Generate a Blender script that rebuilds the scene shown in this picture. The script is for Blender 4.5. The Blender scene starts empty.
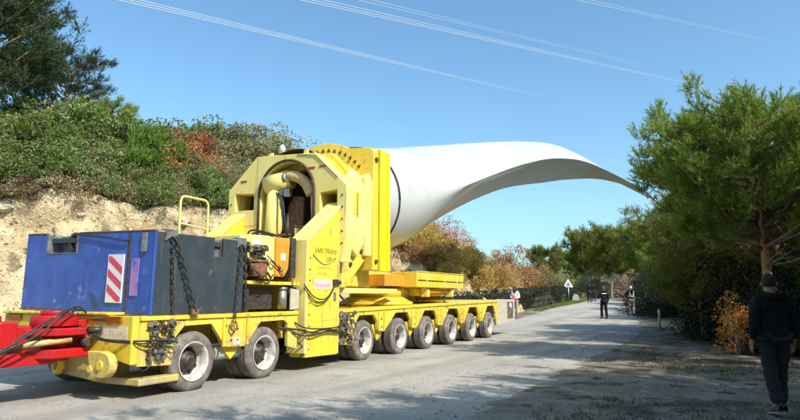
import bpy, bmesh, math, random
import numpy as np
from mathutils import Vector, Matrix, noise
random.seed(7); RG = np.random.default_rng(11)
sc = bpy.context.scene; COL = sc.collection
PI = math.pi
# ---------------------------------------------------------------- camera, sky, sun, exposure
PITCH = math.atan(87/600)
cd = bpy.data.cameras.new('camera'); cam = bpy.data.objects.new('camera', cd); COL.objects.link(cam)
cam.location = (0, 0, 1.42); cam.rotation_euler = (PI/2 + PITCH, 0, 0)
cd.sensor_width = 36; cd.lens = 27; cd.clip_start = .05; cd.clip_end = 6000
sc.camera = cam
SUN = Vector((.72, -.70, .93)).normalized()
w = bpy.data.worlds.new('World'); sc.world = w; w.use_nodes = True
nt = w.node_tree; bg = nt.nodes['Background']
sky = nt.nodes.new('ShaderNodeTexSky'); sky.sky_type = 'NISHITA'; sky.sun_disc = False
sky.sun_elevation = math.asin(SUN.z); sky.sun_rotation = math.atan2(SUN.x, SUN.y)
sky.air_density = 1.0; sky.dust_density = 2.0; sky.ozone_density = 1.0; sky.altitude = 100
tint = nt.nodes.new('ShaderNodeMix'); tint.data_type = 'RGBA'; tint.blend_type = 'MULTIPLY'; tint.inputs[0].default_value = 1
tint.inputs[7].default_value = (.74, 1.02, 1.09, 1); nt.links.new(sky.outputs[0], tint.inputs[6]); nt.links.new(tint.outputs[2], bg.inputs[0])   # the clear blue of this sky
bg.inputs[1].default_value = .15
sd = bpy.data.lights.new('sun', 'SUN'); sd.energy = 4.1; sd.angle = math.radians(.55); sd.color = (1, .93, .82)
so = bpy.data.objects.new('sun', sd); COL.objects.link(so); so.rotation_euler = SUN.to_track_quat('Z', 'Y').to_euler()
so.location = (20, -20, 30)
sc.view_settings.view_transform = 'Standard'; sc.view_settings.look = 'None'
sc.view_settings.exposure = .54; sc.view_settings.gamma = 1
sc.cycles.max_bounces = 6; sc.cycles.diffuse_bounces = 3; sc.cycles.transparent_max_bounces = 4

# ---------------------------------------------------------------- helpers
def tag(o, label=None, cat=None, group=None, kind=None):
    if label: o['label'] = label
    if cat: o['category'] = cat
    if group: o['group'] = group
    if kind: o['kind'] = kind
    return o
def link(name, me, mat=None, parent=None, loc=None, rz=0):
    o = bpy.data.objects.new(name, me); COL.objects.link(o)
    if mat is not None:
        me.materials.clear(); me.materials.append(mat)
    if parent: o.parent = parent
    if loc is not None: o.location = loc
    if rz: o.rotation_euler.z = rz
    return o
def empty(name, loc=(0, 0, 0), rz=0, parent=None):
    o = bpy.data.objects.new(name, None); COL.objects.link(o); o.location = loc; o.rotation_euler.z = rz
    o.empty_display_size = .3
    if parent: o.parent = parent
    return o
def copy_tree(o, parent=None):
    c = o.copy(); COL.objects.link(c); c.parent = parent
    for ch in list(o.children): copy_tree(ch, c)
    return c
class MB:
    def __init__(s): s.v = []; s.f = []; s.sm = []
    def add(s, vs, fs, smooth=False):
        k = len(s.v); s.v += [tuple(v) for v in vs]; s.f += [tuple(i + k for i in f) for f in fs]; s.sm += [smooth]*len(fs); return s
    def box(s, x0, x1, y0, y1, z0, z1):
        return s.add([(x0,y0,z0),(x1,y0,z0),(x1,y1,z0),(x0,y1,z0),(x0,y0,z1),(x1,y0,z1),(x1,y1,z1),(x0,y1,z1)],
                     [(0,3,2,1),(4,5,6,7),(0,1,5,4),(1,2,6,5),(2,3,7,6),(3,0,4,7)])
    def prism(s, pts, axis, a, b):      # pts 2D outline; axis 'y': pts=(x,z); 'x': pts=(y,z); 'z': pts=(x,y)
        n = len(pts)
        def mk(p, t): return {'y': (p[0], t, p[1]), 'x': (t, p[0], p[1]), 'z': (p[0], p[1], t)}[axis]
        vs = [mk(p, a) for p in pts] + [mk(p, b) for p in pts]
        fs = [tuple(range(n)), tuple(range(2*n-1, n-1, -1))] + [(i, (i+1) % n, n+(i+1) % n, n+i) for i in range(n)]
        return s.add(vs, fs)
    def cyl(s, p, q, r, r2=None, n=20, cap=True, smooth=True):
        p = Vector(p); q = Vector(q); d = (q-p).normalized(); r2 = r if r2 is None else r2
        a = d.orthogonal().normalized(); b = d.cross(a); vs = []
        for c, rr in ((p, r), (q, r2)):
            for i in range(n):
                t = 2*PI*i/n; vs.append(c + a*(rr*math.cos(t)) + b*(rr*math.sin(t)))
        s.add(vs, [(i, (i+1) % n, n+(i+1) % n, n+i) for i in range(n)], smooth)
        if cap:
            k = len(s.v) - 2*n; s.f += [tuple(range(k+n-1, k-1, -1)), tuple(range(k+n, k+2*n))]; s.sm += [False, False]
        return s
    def tube(s, pts, r, n=8, radii=None):
        P = [Vector(p) for p in pts]; m = len(P); up = None; vs = []
        for i, p in enumerate(P):
            d = (P[min(i+1, m-1)] - P[max(i-1, 0)]).normalized()
            if up is None: up = d.orthogonal().normalized()
            up = (up - d*up.dot(d)).normalized(); b = d.cross(up); rr = radii[i] if radii else r
            for k in range(n):
                t = 2*PI*k/n; vs.append(p + up*(rr*math.cos(t)) + b*(rr*math.sin(t)))
        fs = [(i*n+k, i*n+(k+1) % n, (i+1)*n+(k+1) % n, (i+1)*n+k) for i in range(m-1) for k in range(n)]
        fs += [tuple(range(n-1, -1, -1)), tuple(range((m-1)*n, m*n))]
        return s.add(vs, fs, True)
    def lathe(s, prof, c, axis=(0, 1, 0), n=36):   # prof: (r, t along axis)
        c = Vector(c); d = Vector(axis).normalized(); a = d.orthogonal().normalized(); b = d.cross(a); vs = []
        for r, t in prof:
            for k in range(n):
                g = 2*PI*k/n; vs.append(c + d*t + a*(r*math.cos(g)) + b*(r*math.sin(g)))
        m = len(prof)
        return s.add(vs, [(i*n+k, i*n+(k+1) % n, (i+1)*n+(k+1) % n, (i+1)*n+k) for i in range(m-1) for k in range(n)], True)
    def grid(s, P, smooth=True):        # P[i][j] points
        n = len(P); m = len(P[0])
        return s.add([p for r in P for p in r], [(i*m+j, i*m+j+1, (i+1)*m+j+1, (i+1)*m+j) for i in range(n-1) for j in range(m-1)], smooth)
    def mesh(s, name):
        me = bpy.data.meshes.new(name); me.from_pydata(s.v, [], s.f)
        me.polygons.foreach_set('use_smooth', s.sm)
        bm = bmesh.new(); bm.from_mesh(me); bmesh.ops.recalc_face_normals(bm, faces=bm.faces); bm.to_mesh(me); bm.free()
        me.update(); return me
    def build(s, name, mat, parent=None, bevel=0, loc=None, rz=0):
        o = link(name, s.mesh(name), mat, parent, loc, rz)
        if bevel:
            m = o.modifiers.new('bevel', 'BEVEL'); m.width = bevel; m.segments = 2; m.limit_method = 'ANGLE'; m.angle_limit = .6
        return o
def npmesh(name, V, F):
    me = bpy.data.meshes.new(name); k = F.shape[1]
    me.vertices.add(len(V)); me.vertices.foreach_set('co', V.astype(np.float32).ravel())
    me.loops.add(F.size); me.loops.foreach_set('vertex_index', F.astype(np.int32).ravel())
    me.polygons.add(len(F)); me.polygons.foreach_set('loop_start', np.arange(0, F.size, k, dtype=np.int32))
    me.update(calc_edges=True); return me
def catmull(pts, sub=6):
    P = [Vector(p) for p in pts]; out = []
    for i in range(len(P)-1):
        p0 = P[max(i-1, 0)]; p1 = P[i]; p2 = P[i+1]; p3 = P[min(i+2, len(P)-1)]
        for k in range(sub):
            t = k/sub
            out.append(.5*((2*p1) + (p2-p0)*t + (2*p0-5*p1+4*p2-p3)*t*t + (3*p1-p0-3*p2+p3)*t**3))
    out.append(P[-1]); return out

# ---------------------------------------------------------------- materials
def mat(name, col, rough=.6, metal=0, col2=None, scale=8, detail=6, lo=.4, hi=.62, bump=0, bscale=30, spots=None, spec=.5, trans=0, coords='Object', col3=None, rnd=0, coat=0, streak=None, dust=None, bump2=None, tracks=None):
    m = bpy.data.materials.new(name); m.use_nodes = True; t = m.node_tree; b = t.nodes['Principled BSDF']; L = t.links
    b.inputs['Roughness'].default_value = rough; b.inputs['Metallic'].default_value = metal
    b.inputs['Specular IOR Level'].default_value = spec; b.inputs['Coat Weight'].default_value = coat
    tc = t.nodes.new('ShaderNodeTexCoord'); geo = t.nodes.new('ShaderNodeNewGeometry')
    vec = geo.outputs['Position'] if coords == 'World' else tc.outputs['Object']
    def nz(sc_, det, seed=0):
        n = t.nodes.new('ShaderNodeTexNoise'); n.inputs['Scale'].default_value = sc_; n.inputs['Detail'].default_value = det
        L.new(vec, n.inputs['Vector']); return n.outputs['Fac']
    def ramp(inp, a, c, ca, cb):
        r = t.nodes.new('ShaderNodeValToRGB'); r.color_ramp.elements[0].position = a; r.color_ramp.elements[1].position = c
        r.color_ramp.elements[0].color = (*ca, 1); r.color_ramp.elements[1].color = (*cb, 1); L.new(inp, r.inputs[0]); return r.outputs[0]
    def mix(f, a, c_, mode='MIX'):
        x = t.nodes.new('ShaderNodeMix'); x.data_type = 'RGBA'; x.blend_type = mode
        if isinstance(f, float): x.inputs[0].default_value = f
        else: L.new(f, x.inputs[0])
        for s_, q in ((6, a), (7, c_)):
            if isinstance(q, tuple): x.inputs[s_].default_value = (*q, 1)
            else: L.new(q, x.inputs[s_])
        return x.outputs[2]
    cur = (*col,)
    if col2: cur = ramp(nz(scale, detail), lo, hi, col, col2)
    if col3: cur = mix(ramp(nz(scale*.17, 4), .42, .62, (0,0,0), (1,1,1)), cur, tuple(col3))
    if spots:   # (colour, scale, threshold, softness)
        for (sc_col, ss, th, sf) in spots:
            cur = mix(ramp(nz(ss, 8), th, th+sf, (0,0,0), (1,1,1)), cur, tuple(sc_col))
    if streak:
        mp_ = t.nodes.new('ShaderNodeMapping'); mp_.inputs['Scale'].default_value = (7, 7, .55); L.new(vec, mp_.inputs[0])
        n2 = t.nodes.new('ShaderNodeTexNoise'); n2.inputs['Scale'].default_value = 1.6; n2.inputs['Detail'].default_value = 7; L.new(mp_.outputs[0], n2.inputs['Vector'])
        cur = mix(ramp(n2.outputs['Fac'], streak[1], streak[1]+.12, (0,0,0), (.75,.75,.75)), cur, tuple(streak[0]))
    if tracks:    # darker wheel tracks worn along the road
        vr = t.nodes.new('ShaderNodeVectorRotate'); vr.rotation_type = 'Z_AXIS'; vr.inputs['Angle'].default_value = -math.radians(62.2); L.new(vec, vr.inputs['Vector'])
        mp_ = t.nodes.new('ShaderNodeMapping'); mp_.inputs['Scale'].default_value = (.05, 1.1, 1); L.new(vr.outputs[0], mp_.inputs[0])
        n2 = t.nodes.new('ShaderNodeTexNoise'); n2.inputs['Scale'].default_value = 1.0; n2.inputs['Detail'].default_value = 5; L.new(mp_.outputs[0], n2.inputs['Vector'])
        cur = mix(ramp(n2.outputs['Fac'], .45, .62, (0,0,0), (.55,.55,.55)), cur, tuple(tracks))
        vo = t.nodes.new('ShaderNodeTexVoronoi'); vo.feature = 'DISTANCE_TO_EDGE'; vo.inputs['Scale'].default_value = .55; ad_ = t.nodes.new('ShaderNodeVectorMath'); ad_.operation = 'ADD'
        n3 = t.nodes.new('ShaderNodeTexNoise'); n3.inputs['Scale'].default_value = 1.7; n3.inputs['Detail'].default_value = 6; L.new(vec, n3.inputs['Vector']); L.new(vec, ad_.inputs[0]); L.new(n3.outputs['Color'], ad_.inputs[1]); L.new(ad_.outputs[0], vo.inputs['Vector'])
        cur = mix(ramp(vo.outputs['Distance'], .004, .012, (.25,.25,.25), (0,0,0)), cur, (.12,.11,.10))
    if dust:      # road dust and spray on the lowest part of the vehicle
        sx = t.nodes.new('ShaderNodeSeparateXYZ'); L.new(geo.outputs['Position'], sx.inputs[0])
        mr = t.nodes.new('ShaderNodeMapRange'); L.new(sx.outputs['Z'], mr.inputs[0]); mr.inputs[1].default_value = 1.15; mr.inputs[2].default_value = .25
        ma = t.nodes.new('ShaderNodeMath'); ma.operation = 'MULTIPLY'; L.new(mr.outputs[0], ma.inputs[0]); L.new(nz(3.2, 8), ma.inputs[1])
        cur = mix(ramp(ma.outputs[0], .12, .62, (0,0,0), (.9,.9,.9)), cur, tuple(dust))
    if rnd:
        mp = t.nodes.new('ShaderNodeMapRange'); L.new(geo.outputs['Random Per Island'], mp.inputs[0]); mp.inputs[3].default_value = 1-rnd; mp.inputs[4].default_value = 1+rnd
        h = t.nodes.new('ShaderNodeHueSaturation'); oi = t.nodes.new('ShaderNodeObjectInfo'); mv = t.nodes.new('ShaderNodeMapRange'); L.new(oi.outputs['Random'], mv.inputs[0]); mv.inputs[3].default_value = .68; mv.inputs[4].default_value = 1.22; mm = t.nodes.new('ShaderNodeMath'); mm.operation = 'MULTIPLY'; L.new(mp.outputs[0], mm.inputs[0]); L.new(mv.outputs[0], mm.inputs[1]); L.new(mm.outputs[0], h.inputs['Value'])
        m2 = t.nodes.new('ShaderNodeMapRange'); L.new(oi.outputs['Random'], m2.inputs[0]); m2.inputs[3].default_value = .475; m2.inputs[4].default_value = .515
        L.new(m2.outputs[0], h.inputs['Hue'])
        if isinstance(cur, tuple): h.inputs['Color'].default_value = (*cur, 1)
        else: L.new(cur, h.inputs['Color'])
        cur = h.outputs[0]
    if isinstance(cur, tuple): b.inputs['Base Color'].default_value = (*cur, 1)
    else: L.new(cur, b.inputs['Base Color'])
    if bump:
        bp = t.nodes.new('ShaderNodeBump'); bp.inputs['Distance'].default_value = bump; L.new(nz(bscale, 8), bp.inputs['Height']); L.new(bp.outputs[0], b.inputs['Normal'])
        if bump2:
            b2 = t.nodes.new('ShaderNodeBump'); b2.inputs['Distance'].default_value = bump2[0]; L.new(nz(bump2[1], 10), b2.inputs['Height']); L.new(b2.outputs[0], bp.inputs['Normal'])
    if trans:
        tr = t.nodes.new('ShaderNodeBsdfTranslucent'); ms = t.nodes.new('ShaderNodeMixShader'); ms.inputs[0].default_value = trans
        if isinstance(cur, tuple): tr.inputs[0].default_value = (*cur, 1)
        else: L.new(cur, tr.inputs[0])
        L.new(b.outputs[0], ms.inputs[1]); L.new(tr.outputs[0], ms.inputs[2]); L.new(ms.outputs[0], t.nodes['Material Output'].inputs[0])
    return m
DIRT = (.16, .12, .07)
M = dict(
 yellow=mat('yellow_paint', (.74,.53,.04), .42, col2=(.80,.60,.07), scale=1.3, bump=.002, bscale=9, spots=[((.42,.30,.09), 5, .63, .08), ((.13,.08,.04), 14, .69, .03)], streak=((.40,.28,.09), .60)),
 yellow_dirty=mat('dirty_yellow_paint', (.74,.54,.06), .5, col2=(.80,.61,.09), scale=2, bump=.003, bscale=11, spots=[((.38,.27,.10), 4, .57, .10), ((.10,.065,.035), 9, .64, .04), ((.25,.09,.03), 17, .68, .03)], streak=((.30,.21,.09), .56), dust=(.36,.31,.20)),
 pale=mat('sunlit_yellow_paint', (.80,.64,.17), .45, col2=(.83,.69,.24), scale=1.2, bump=.002, bscale=6, spots=[((.55,.40,.14), 4.5, .66, .07), ((.2,.12,.05), 15, .71, .02)], streak=((.50,.38,.16), .60)),  # yellow paint lightened in colour to stand for faces overexposed in full sun
 bright=mat('bright_yellow_paint', (.88,.70,.015), .38, col2=(.86,.66,.02), scale=1, spots=[((.4,.28,.05), 8, .72, .04)]),
 orange=mat('orange_paint', (.70,.30,.03), .4, col2=(.62,.26,.03), scale=4, spots=[((.2,.1,.04), 9, .68, .05)]),
 blue=mat('scratched_blue_paint', (.028,.082,.36), .45, col2=(.045,.12,.43), scale=2.4, bump=.004, bscale=3, spots=[((.12,.22,.52), 6, .62, .10), ((.34,.40,.52), 6.5, .68, .02), ((.30,.30,.32), 34, .70, .02), ((.16,.07,.035), 11, .69, .03), ((.02,.03,.09), 1.7, .60, .15)], streak=((.10,.17,.42), .58)),
 slate=mat('dark_slate_paint', (.028,.040,.050), .6, col2=(.042,.056,.066), scale=3, bump=.003, bscale=4, spots=[((.10,.085,.07), 7, .64, .06), ((.34,.30,.27), 26, .70, .012)], streak=((.085,.085,.085), .60)),
 rust=mat('rusty_steel', (.16,.06,.03), .8, col2=(.26,.12,.06), scale=14, bump=.003),
 rustdark=mat('dark_rusty_steel', (.05,.03,.02), .75, col2=(.10,.055,.035), scale=12),
 steel=mat('grey_steel', (.34,.34,.33), .45, .6, col2=(.22,.20,.18), scale=9),
 darksteel=mat('dark_steel', (.045,.042,.04), .55, .4, col2=(.09,.075,.06), scale=12),
 chain=mat('chain_steel', (.03,.028,.026), .55, .5, col2=(.09,.07,.055), scale=25),
 dustgrey=mat('dusty_grey_paint', (.42,.40,.33), .7, col2=(.50,.47,.38), scale=5, spots=[((.62,.50,.12), 4, .60, .06), ((.12,.10,.08), 12, .70, .03)]),
 red=mat('red_paint', (.50,.008,.012), .42, col2=(.40,.01,.015), scale=4, bump=.002, bscale=12, streak=((.20,.05,.03), .60), spots=[((.14,.03,.02), 9, .66, .05), ((.55,.35,.3), 24, .74, .02)]),
 tyre=mat('dusty_tyre_rubber', (.12,.105,.095), .85, col2=(.19,.165,.145), scale=7, bump=.006, bscale=24, spots=[((.27,.235,.20), 3, .55, .14)]),
 rim=mat('white_rim_paint', (.55,.53,.49), .55, col2=(.42,.39,.34), scale=9, spots=[((.22,.16,.11), 10, .60, .10)]),
 hub=mat('greasy_hub', (.035,.03,.028), .5, .3, col2=(.09,.07,.055), scale=12),
 rubber=mat('black_hose_rubber', (.018,.018,.018), .5, col2=(.035,.033,.03), scale=20),
 blade=mat('white_blade_gelcoat', (.50,.49,.47), .42, col2=(.46,.45,.425), scale=.35, coat=.15, spots=[((.42,.40,.35), .8, .60, .16)]),
 black=mat('black_rubber_band', (.015,.015,.017), .6),
 white=mat('white_reflective_film', (.78,.76,.75), .4, spots=[((.5,.4,.4), 16, .66, .05)]),
 redfilm=mat('red_reflective_film', (.66,.06,.10), .4, spots=[((.7,.45,.45), 16, .66, .05)]),
 pink=mat('faded_pink_sticker', (.74,.50,.46), .5, col2=(.76,.60,.50), scale=20),
 ink=mat('faded_black_print', (.10,.09,.03), .6), greyink=mat('grey_print', (.38,.33,.10), .6), purple=mat('purple_print', (.45,.20,.35), .6),
 amber=mat('amber_lens', (.32,.09,.015), .25, col2=(.22,.06,.01), scale=20),
 redlens=mat('red_lens', (.35,.02,.01), .3), lamp=mat('lamp_glass', (.75,.74,.70), .15),
 creamhose=mat('cream_pipe_wrap', (.62,.46,.20), .6, col2=(.50,.34,.13), scale=9),
)
M['dirt'] = mat('cut_bank_earth', (.36,.265,.145), .95, col2=(.51,.40,.235), scale=.9, detail=10, lo=.36, hi=.6, bump=.12, bscale=2.6, bump2=(.09, 11), spots=[((.58,.47,.30), 2.3, .54, .12), ((.13,.09,.05), 3.2, .60, .05), ((.09,.07,.045), 9, .62, .04), ((.20,.15,.09), .8, .58, .08), ((.58,.50,.36), 17, .60, .04)], coords='World', spec=.15)
M['rock'] = mat('bank_rock', (.38,.31,.22), .95, col2=(.55,.48,.38), scale=4, bump=.03, bscale=9, spec=.2)
M['soil'] = mat('dry_soil', (.25,.185,.105), .95, col2=(.36,.28,.165), scale=1.1, bump=.03, bscale=8, spots=[((.10,.11,.045), 1.7, .56, .08)], coords='World', spec=.15)
M['road'] = mat('worn_asphalt', (.33,.31,.275), .9, col2=(.44,.415,.375), scale=.6, lo=.35, hi=.65, bump=.006, bscale=70, spots=[((.17,.16,.15), 38, .58, .03), ((.60,.57,.52), 55, .60, .02), ((.25,.235,.21), 1.1, .58, .12), ((.42,.39,.33), .35, .55, .12)], tracks=(.24,.225,.20), coords='World', spec=.2)
M['gravel'] = mat('verge_gravel', (.205,.172,.130), .95, col2=(.285,.25,.20), scale=1.2, bump=.02, bscale=38, spots=[((.10,.085,.055), .9, .53, .07), ((.40,.38,.35), 40, .62, .02), ((.07,.08,.035), 2.1, .60, .05), ((.05,.045,.035), 30, .64, .02)], coords='World', spec=.2)
M['bark'] = mat('pine_bark', (.17,.11,.075), .95, col2=(.29,.20,.14), scale=9, bump=.03, bscale=14, spec=.1)
M['barkorange'] = mat('orange_pine_bark', (.36,.16,.065), .95, col2=(.52,.29,.15), scale=7, bump=.03, bscale=12, spots=[((.13,.08,.05), 9, .58, .05)], spec=.1)
M['deadwood'] = mat('grey_dead_wood', (.33,.28,.23), .9, col2=(.22,.18,.15), scale=12, spec=.1)
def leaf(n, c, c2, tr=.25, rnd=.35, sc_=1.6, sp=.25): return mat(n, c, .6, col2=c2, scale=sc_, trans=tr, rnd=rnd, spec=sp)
M['needle'] = leaf('pine_needles', (.20,.265,.042), (.30,.36,.07), .38)
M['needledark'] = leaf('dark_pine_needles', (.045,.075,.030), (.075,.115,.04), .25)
M['needlebright'] = leaf('young_pine_needles', (.10,.19,.03), (.16,.26,.045), .3)
M['holly'] = leaf('maquis_leaves', (.095,.145,.038), (.18,.215,.06), .2, .28)
M['olive'] = leaf('olive_leaves', (.21,.205,.085), (.31,.28,.13), .25, .28)
M['rustleaf'] = leaf('rust_leaves', (.42,.17,.06), (.46,.24,.10), .25)
M['gold'] = leaf('golden_leaves', (.50,.36,.07), (.58,.42,.13), .3)
M['tan'] = leaf('tan_leaves', (.42,.25,.09), (.50,.34,.14), .25)
M['pinkish'] = leaf('pinkish_twigs', (.52,.34,.29), (.42,.29,.22), .2)
M['redleaf'] = leaf('red_leaves', (.42,.075,.03), (.48,.14,.05), .3)
M['brush'] = leaf('dry_brush_twigs', (.16,.12,.06), (.26,.19,.10), .1, .3)
M['grass'] = leaf('dry_grass', (.10,.11,.035), (.25,.21,.09), .3)
M['grassgreen'] = leaf('green_grass', (.12,.17,.03), (.24,.26,.07), .3)
M['scrub'] = leaf('shade_darkened_undergrowth_leaves', (.022,.034,.013), (.045,.052,.022), .1, .4)  # leaf colour lowered to carry the deep shade, dark even where lit

# ---------------------------------------------------------------- the setting: ground, road, bank
def sm(a, b, x): t = max(0, min(1, (x-a)/(b-a))); return t*t*(3-2*t)
def gz(x, y):
    return 1.25*(1-math.exp(-((y-26)/26)**1.6)) if y > 26 else 0.0
RE = [(-11.5,-16.5), (-2.82,0), (.02,5.2), (2.45,10), (5.1,15), (7.7,20), (10.3,25.5), (12.9,32.5), (15.9,41), (20.0,54), (26.5,76), (36,110), (52,165)]
LE = [(-24.5,-9.8), (-15.3,7), (-12.8,11.8), (-9.9,17), (-6.6,21.5), (-2.6,25), (2.4,29.2), (5.9,33.2), (8.8,39.5), (13.4,50.5), (20.6,71), (30.5,104), (46,160)]
def lerp2(P, t): i = min(int(t), len(P)-2); f = t-i; return (P[i][0]*(1-f)+P[i+1][0]*f, P[i][1]*(1-f)+P[i+1][1]*f)
def right_dist(x, y):      # signed distance to the right of the road's right edge
    best = 1e9; sg = 1
    for (a, b) in zip(RE[:-1], RE[1:]):
        dx, dy = b[0]-a[0], b[1]-a[1]; L2 = dx*dx+dy*dy; t = max(0, min(1, ((x-a[0])*dx+(y-a[1])*dy)/L2))
        px, py = x-a[0]-dx*t, y-a[1]-dy*t; d = math.hypot(px, py)
        if d < best: best = d; sg = 1 if (px*dy-py*dx) > 0 else -1
    return best*sg
def ground_h(x, y):
    z = gz(x, y)
    if -5 < x < 40 and -8 < y < 60:
        d = right_dist(x, y)
        if d > .1:
            k = sm(.1, 1.2, d)
            z += k*(.045*noise.noise((x*.8, y*.8, 3)) + .02*noise.noise((x*3, y*3, 1)))
            z += .22*sm(3.2, 4.0, d)*(1-sm(4.6, 6.5, d))*sm(14, 20, y) + .35*sm(5, 12, d)
            
    return z
def axis(dense0, dense1, step, lo, hi):
    a = list(np.arange(dense0, dense1+1e-6, step)); g = step; v = dense0
    left = []
    while v > lo: g *= 1.35; v -= g; left.append(v)
    g = step; v = a[-1]; right = []
    while v < hi: g *= 1.35; v += g; right.append(v)
    return left[::-1] + [float(q) for q in a] + right
xs = axis(-4, 26, .3, -900, 1500); ys = axis(-6, 44, .3, -900, 2500)
g = MB().grid([[(x, y, ground_h(x, y)) for y in ys] for x in xs])
gr = g.build('ground', M['gravel']); tag(gr, kind='structure')
rows = []
for i in range((len(RE)-1)*48+1):
    t = i/48; a = lerp2(LE, t); b = lerp2(RE, t); wob = .5*noise.noise((t*7, 0, 0))+.3*noise.noise((t*23, 4, 0))+.12*noise.noise((t*61, 4, 2))
    row = []
    for k in range(17):
        s = k/16; x = a[0]*(1-s)+b[0]*s; y = a[1]*(1-s)+b[1]*s
        if k == 16: x += wob
        row.append((x, y, gz(x, y)+.014 - (.02 if k in (0, 16) else 0)))
    rows.append(row)
tag(MB().grid(rows).build('road', M['road']), kind='structure')

BB = [(-60,-4), (-40,5), (-25,13.5), (-15.2,20.6), (-8,25.4), (-1.5,29.2), (3.2,32.2), (6.5,37), (9.2,43), (13.6,54), (19.5,69), (28,92), (44,140)]
BH = [4.5, 5.0, 5.4, 5.3, 5.5, 5.0, 4.0, 3.6, 3.1, 2.2, 1.5, .9, .5]
bl = [Vector((*p, 0)) for p in BB]
cum = [0]
for a, b in zip(bl[:-1], bl[1:]): cum.append(cum[-1]+(b-a).length)
def bank_base(s):
    for i in range(len(cum)-1):
        if s <= cum[i+1] or i == len(cum)-2:
            f = (s-cum[i])/(cum[i+1]-cum[i]); p = bl[i].lerp(bl[i+1], f)
            def tn(j): j0 = max(j-1, 0); j1 = min(j+1, len(bl)-1); return (bl[j1]-bl[j0]).normalized()
            d = tn(i).lerp(tn(i+1), f).normalized()
            return p, Vector((-d.y, d.x, 0)), BH[i]*(1-f)+BH[i+1]*f
def bank_pt(s, d):
    p, n, h = bank_base(s)
    q = p + n*d
    face = .55 if h > 4.5 else .55 + (4.5-h)*1.6    # steep cut at the left, softer slope far right
    run = face*1.6+.6
    lip = .5*noise.noise((s*.25, 0, 9)) + .25*noise.noise((s*.9, 0, 5))
    hh = h*(1+.16*noise.noise((s*.13, 0, 2)))+lip
    t = max(0, min(1, (d-.0)/run))
    z = hh*(t**.8 if t < 1 else 1) + max(0, d-run)*.30*(1-sm(10, 40, d)*.5)
    z += gz(q.x, q.y)
    k = sm(0, .4, d)
    fr = noise.fractal((q.x*.55, q.y*.55, z*.55), 1, 2, 5) if d < run+3 else noise.fractal((q.x*.3, q.y*.3, 1), 1, 2, 2)
    off = fr*(.62 if d < run+1 else .25)*k
    ridge = (abs(noise.noise((s*1.1, z*.35, 3)))*.6+abs(noise.noise((s*3.1, z*1.0, 8)))*.22)*k*(1-sm(run*.7, run*1.1, d))
    q = q + n*(ridge - off*.9); q.z = z + off*.35 - .15*(1-k)
    return q
def bank_z(s, d): return bank_pt(s, d)
svals = list(np.arange(0, cum[2]+14, .9)) + list(np.arange(cum[2]+14.5, cum[8]+6, .17)) + list(np.arange(cum[8]+6.5, cum[-1], .8))
dvals = list(np.arange(0, 3.2, .11)) + list(np.arange(3.3, 8, .35)) + [8.5, 10, 12, 15, 19, 24, 32, 45, 70]
bank = MB().grid([[bank_pt(float(s), float(d)) for d in dvals] for s in svals]).build('embankment', M['dirt']); tag(bank, kind='structure')
# a soil slot so the top of the bank is soil, the cut is pale earth
bank.data.materials.append(M['soil'])
mi = []
nd = len(dvals)-1
for i in range(len(svals)-1):
    for j in range(nd): mi.append(1 if dvals[j] > 2.6 + .9*noise.noise((svals[i]*.5, dvals[j], 0)) else 0)
bank.data.polygons.foreach_set('material_index', mi)
tag(MB().box(0,1,0,1,0,1).build('ground_fill', M['soil']), kind='structure') if False else None
# loose rocks at the foot and on the face of the cut
def rock_mesh(seed, sub=2):
    bm = bmesh.new(); bmesh.ops.create_icosphere(bm, subdivisions=sub, radius=1)
    for v in bm.verts:
        v.co *= 1 + .35*noise.noise(v.co*1.3+Vector((seed*7, 0, 0))); v.co.z *= .65
    me = bpy.data.meshes.new('rock'); bm.to_mesh(me); bm.free(); return me
rocks = [rock_mesh(i) for i in range(4)]
for me in rocks: me.materials.append(M['rock'])
for i in range(46):
    s = random.uniform(cum[2]+6, cum[6]); d = random.choice([random.uniform(-.2, .5), random.uniform(.5, 2.6)])
    q = bank_pt(s, d); o = link('rock', random.choice(rocks)); r = random.uniform(.10, .34)
    o.location = q + Vector((0, 0, -.3*r)); o.scale = (r, r*random.uniform(.7, 1.2), r*random.uniform(.7, 1.1)); o.rotation_euler.z = random.uniform(0, 6)
    tag(o, 'pale weathered rock lying in the earth cut behind the trailer', 'rock', 'rocks in the earth cut')

# ---------------------------------------------------------------- vegetation builders
def rdir(n, up=0): v = RG.normal(size=(n, 3)); v[:, 2] += up; return v/np.linalg.norm(v, axis=1)[:, None]
def perp(D):
    r = RG.normal(size=D.shape); p = np.cross(D, r); return p/np.linalg.norm(p, axis=1)[:, None]
def leaves(C, size, flat=0.0):
    n = len(C); D = rdir(n, flat); P = perp(D); Q = np.cross(D, P); s = size*RG.uniform(.6, 1.3, n)[:, None]
    V = np.stack([C-P*s, C-Q*s*.5, C+P*s, C+Q*s*.5], 1).reshape(-1, 3); return V, np.arange(4*n).reshape(-1, 4)
def needles(C, D, L, wd, n, spread=.75, S=.5):
    m = len(C); C2 = np.repeat(C, n, 0); D2 = np.repeat(D, n, 0)
    k = RG.uniform(-.6, .5, (m*n, 1)); dirs = D2 + spread*RG.normal(size=(m*n, 3)); dirs /= np.linalg.norm(dirs, axis=1)[:, None]
    B = C2 + D2*k*L*S*2; P = perp(dirs)*wd; T = B + dirs*L*RG.uniform(.7, 1.15, (m*n, 1))
    V = np.stack([B-P, B+P, T], 1).reshape(-1, 3); return V, np.arange(3*m*n).reshape(-1, 3)
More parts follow.
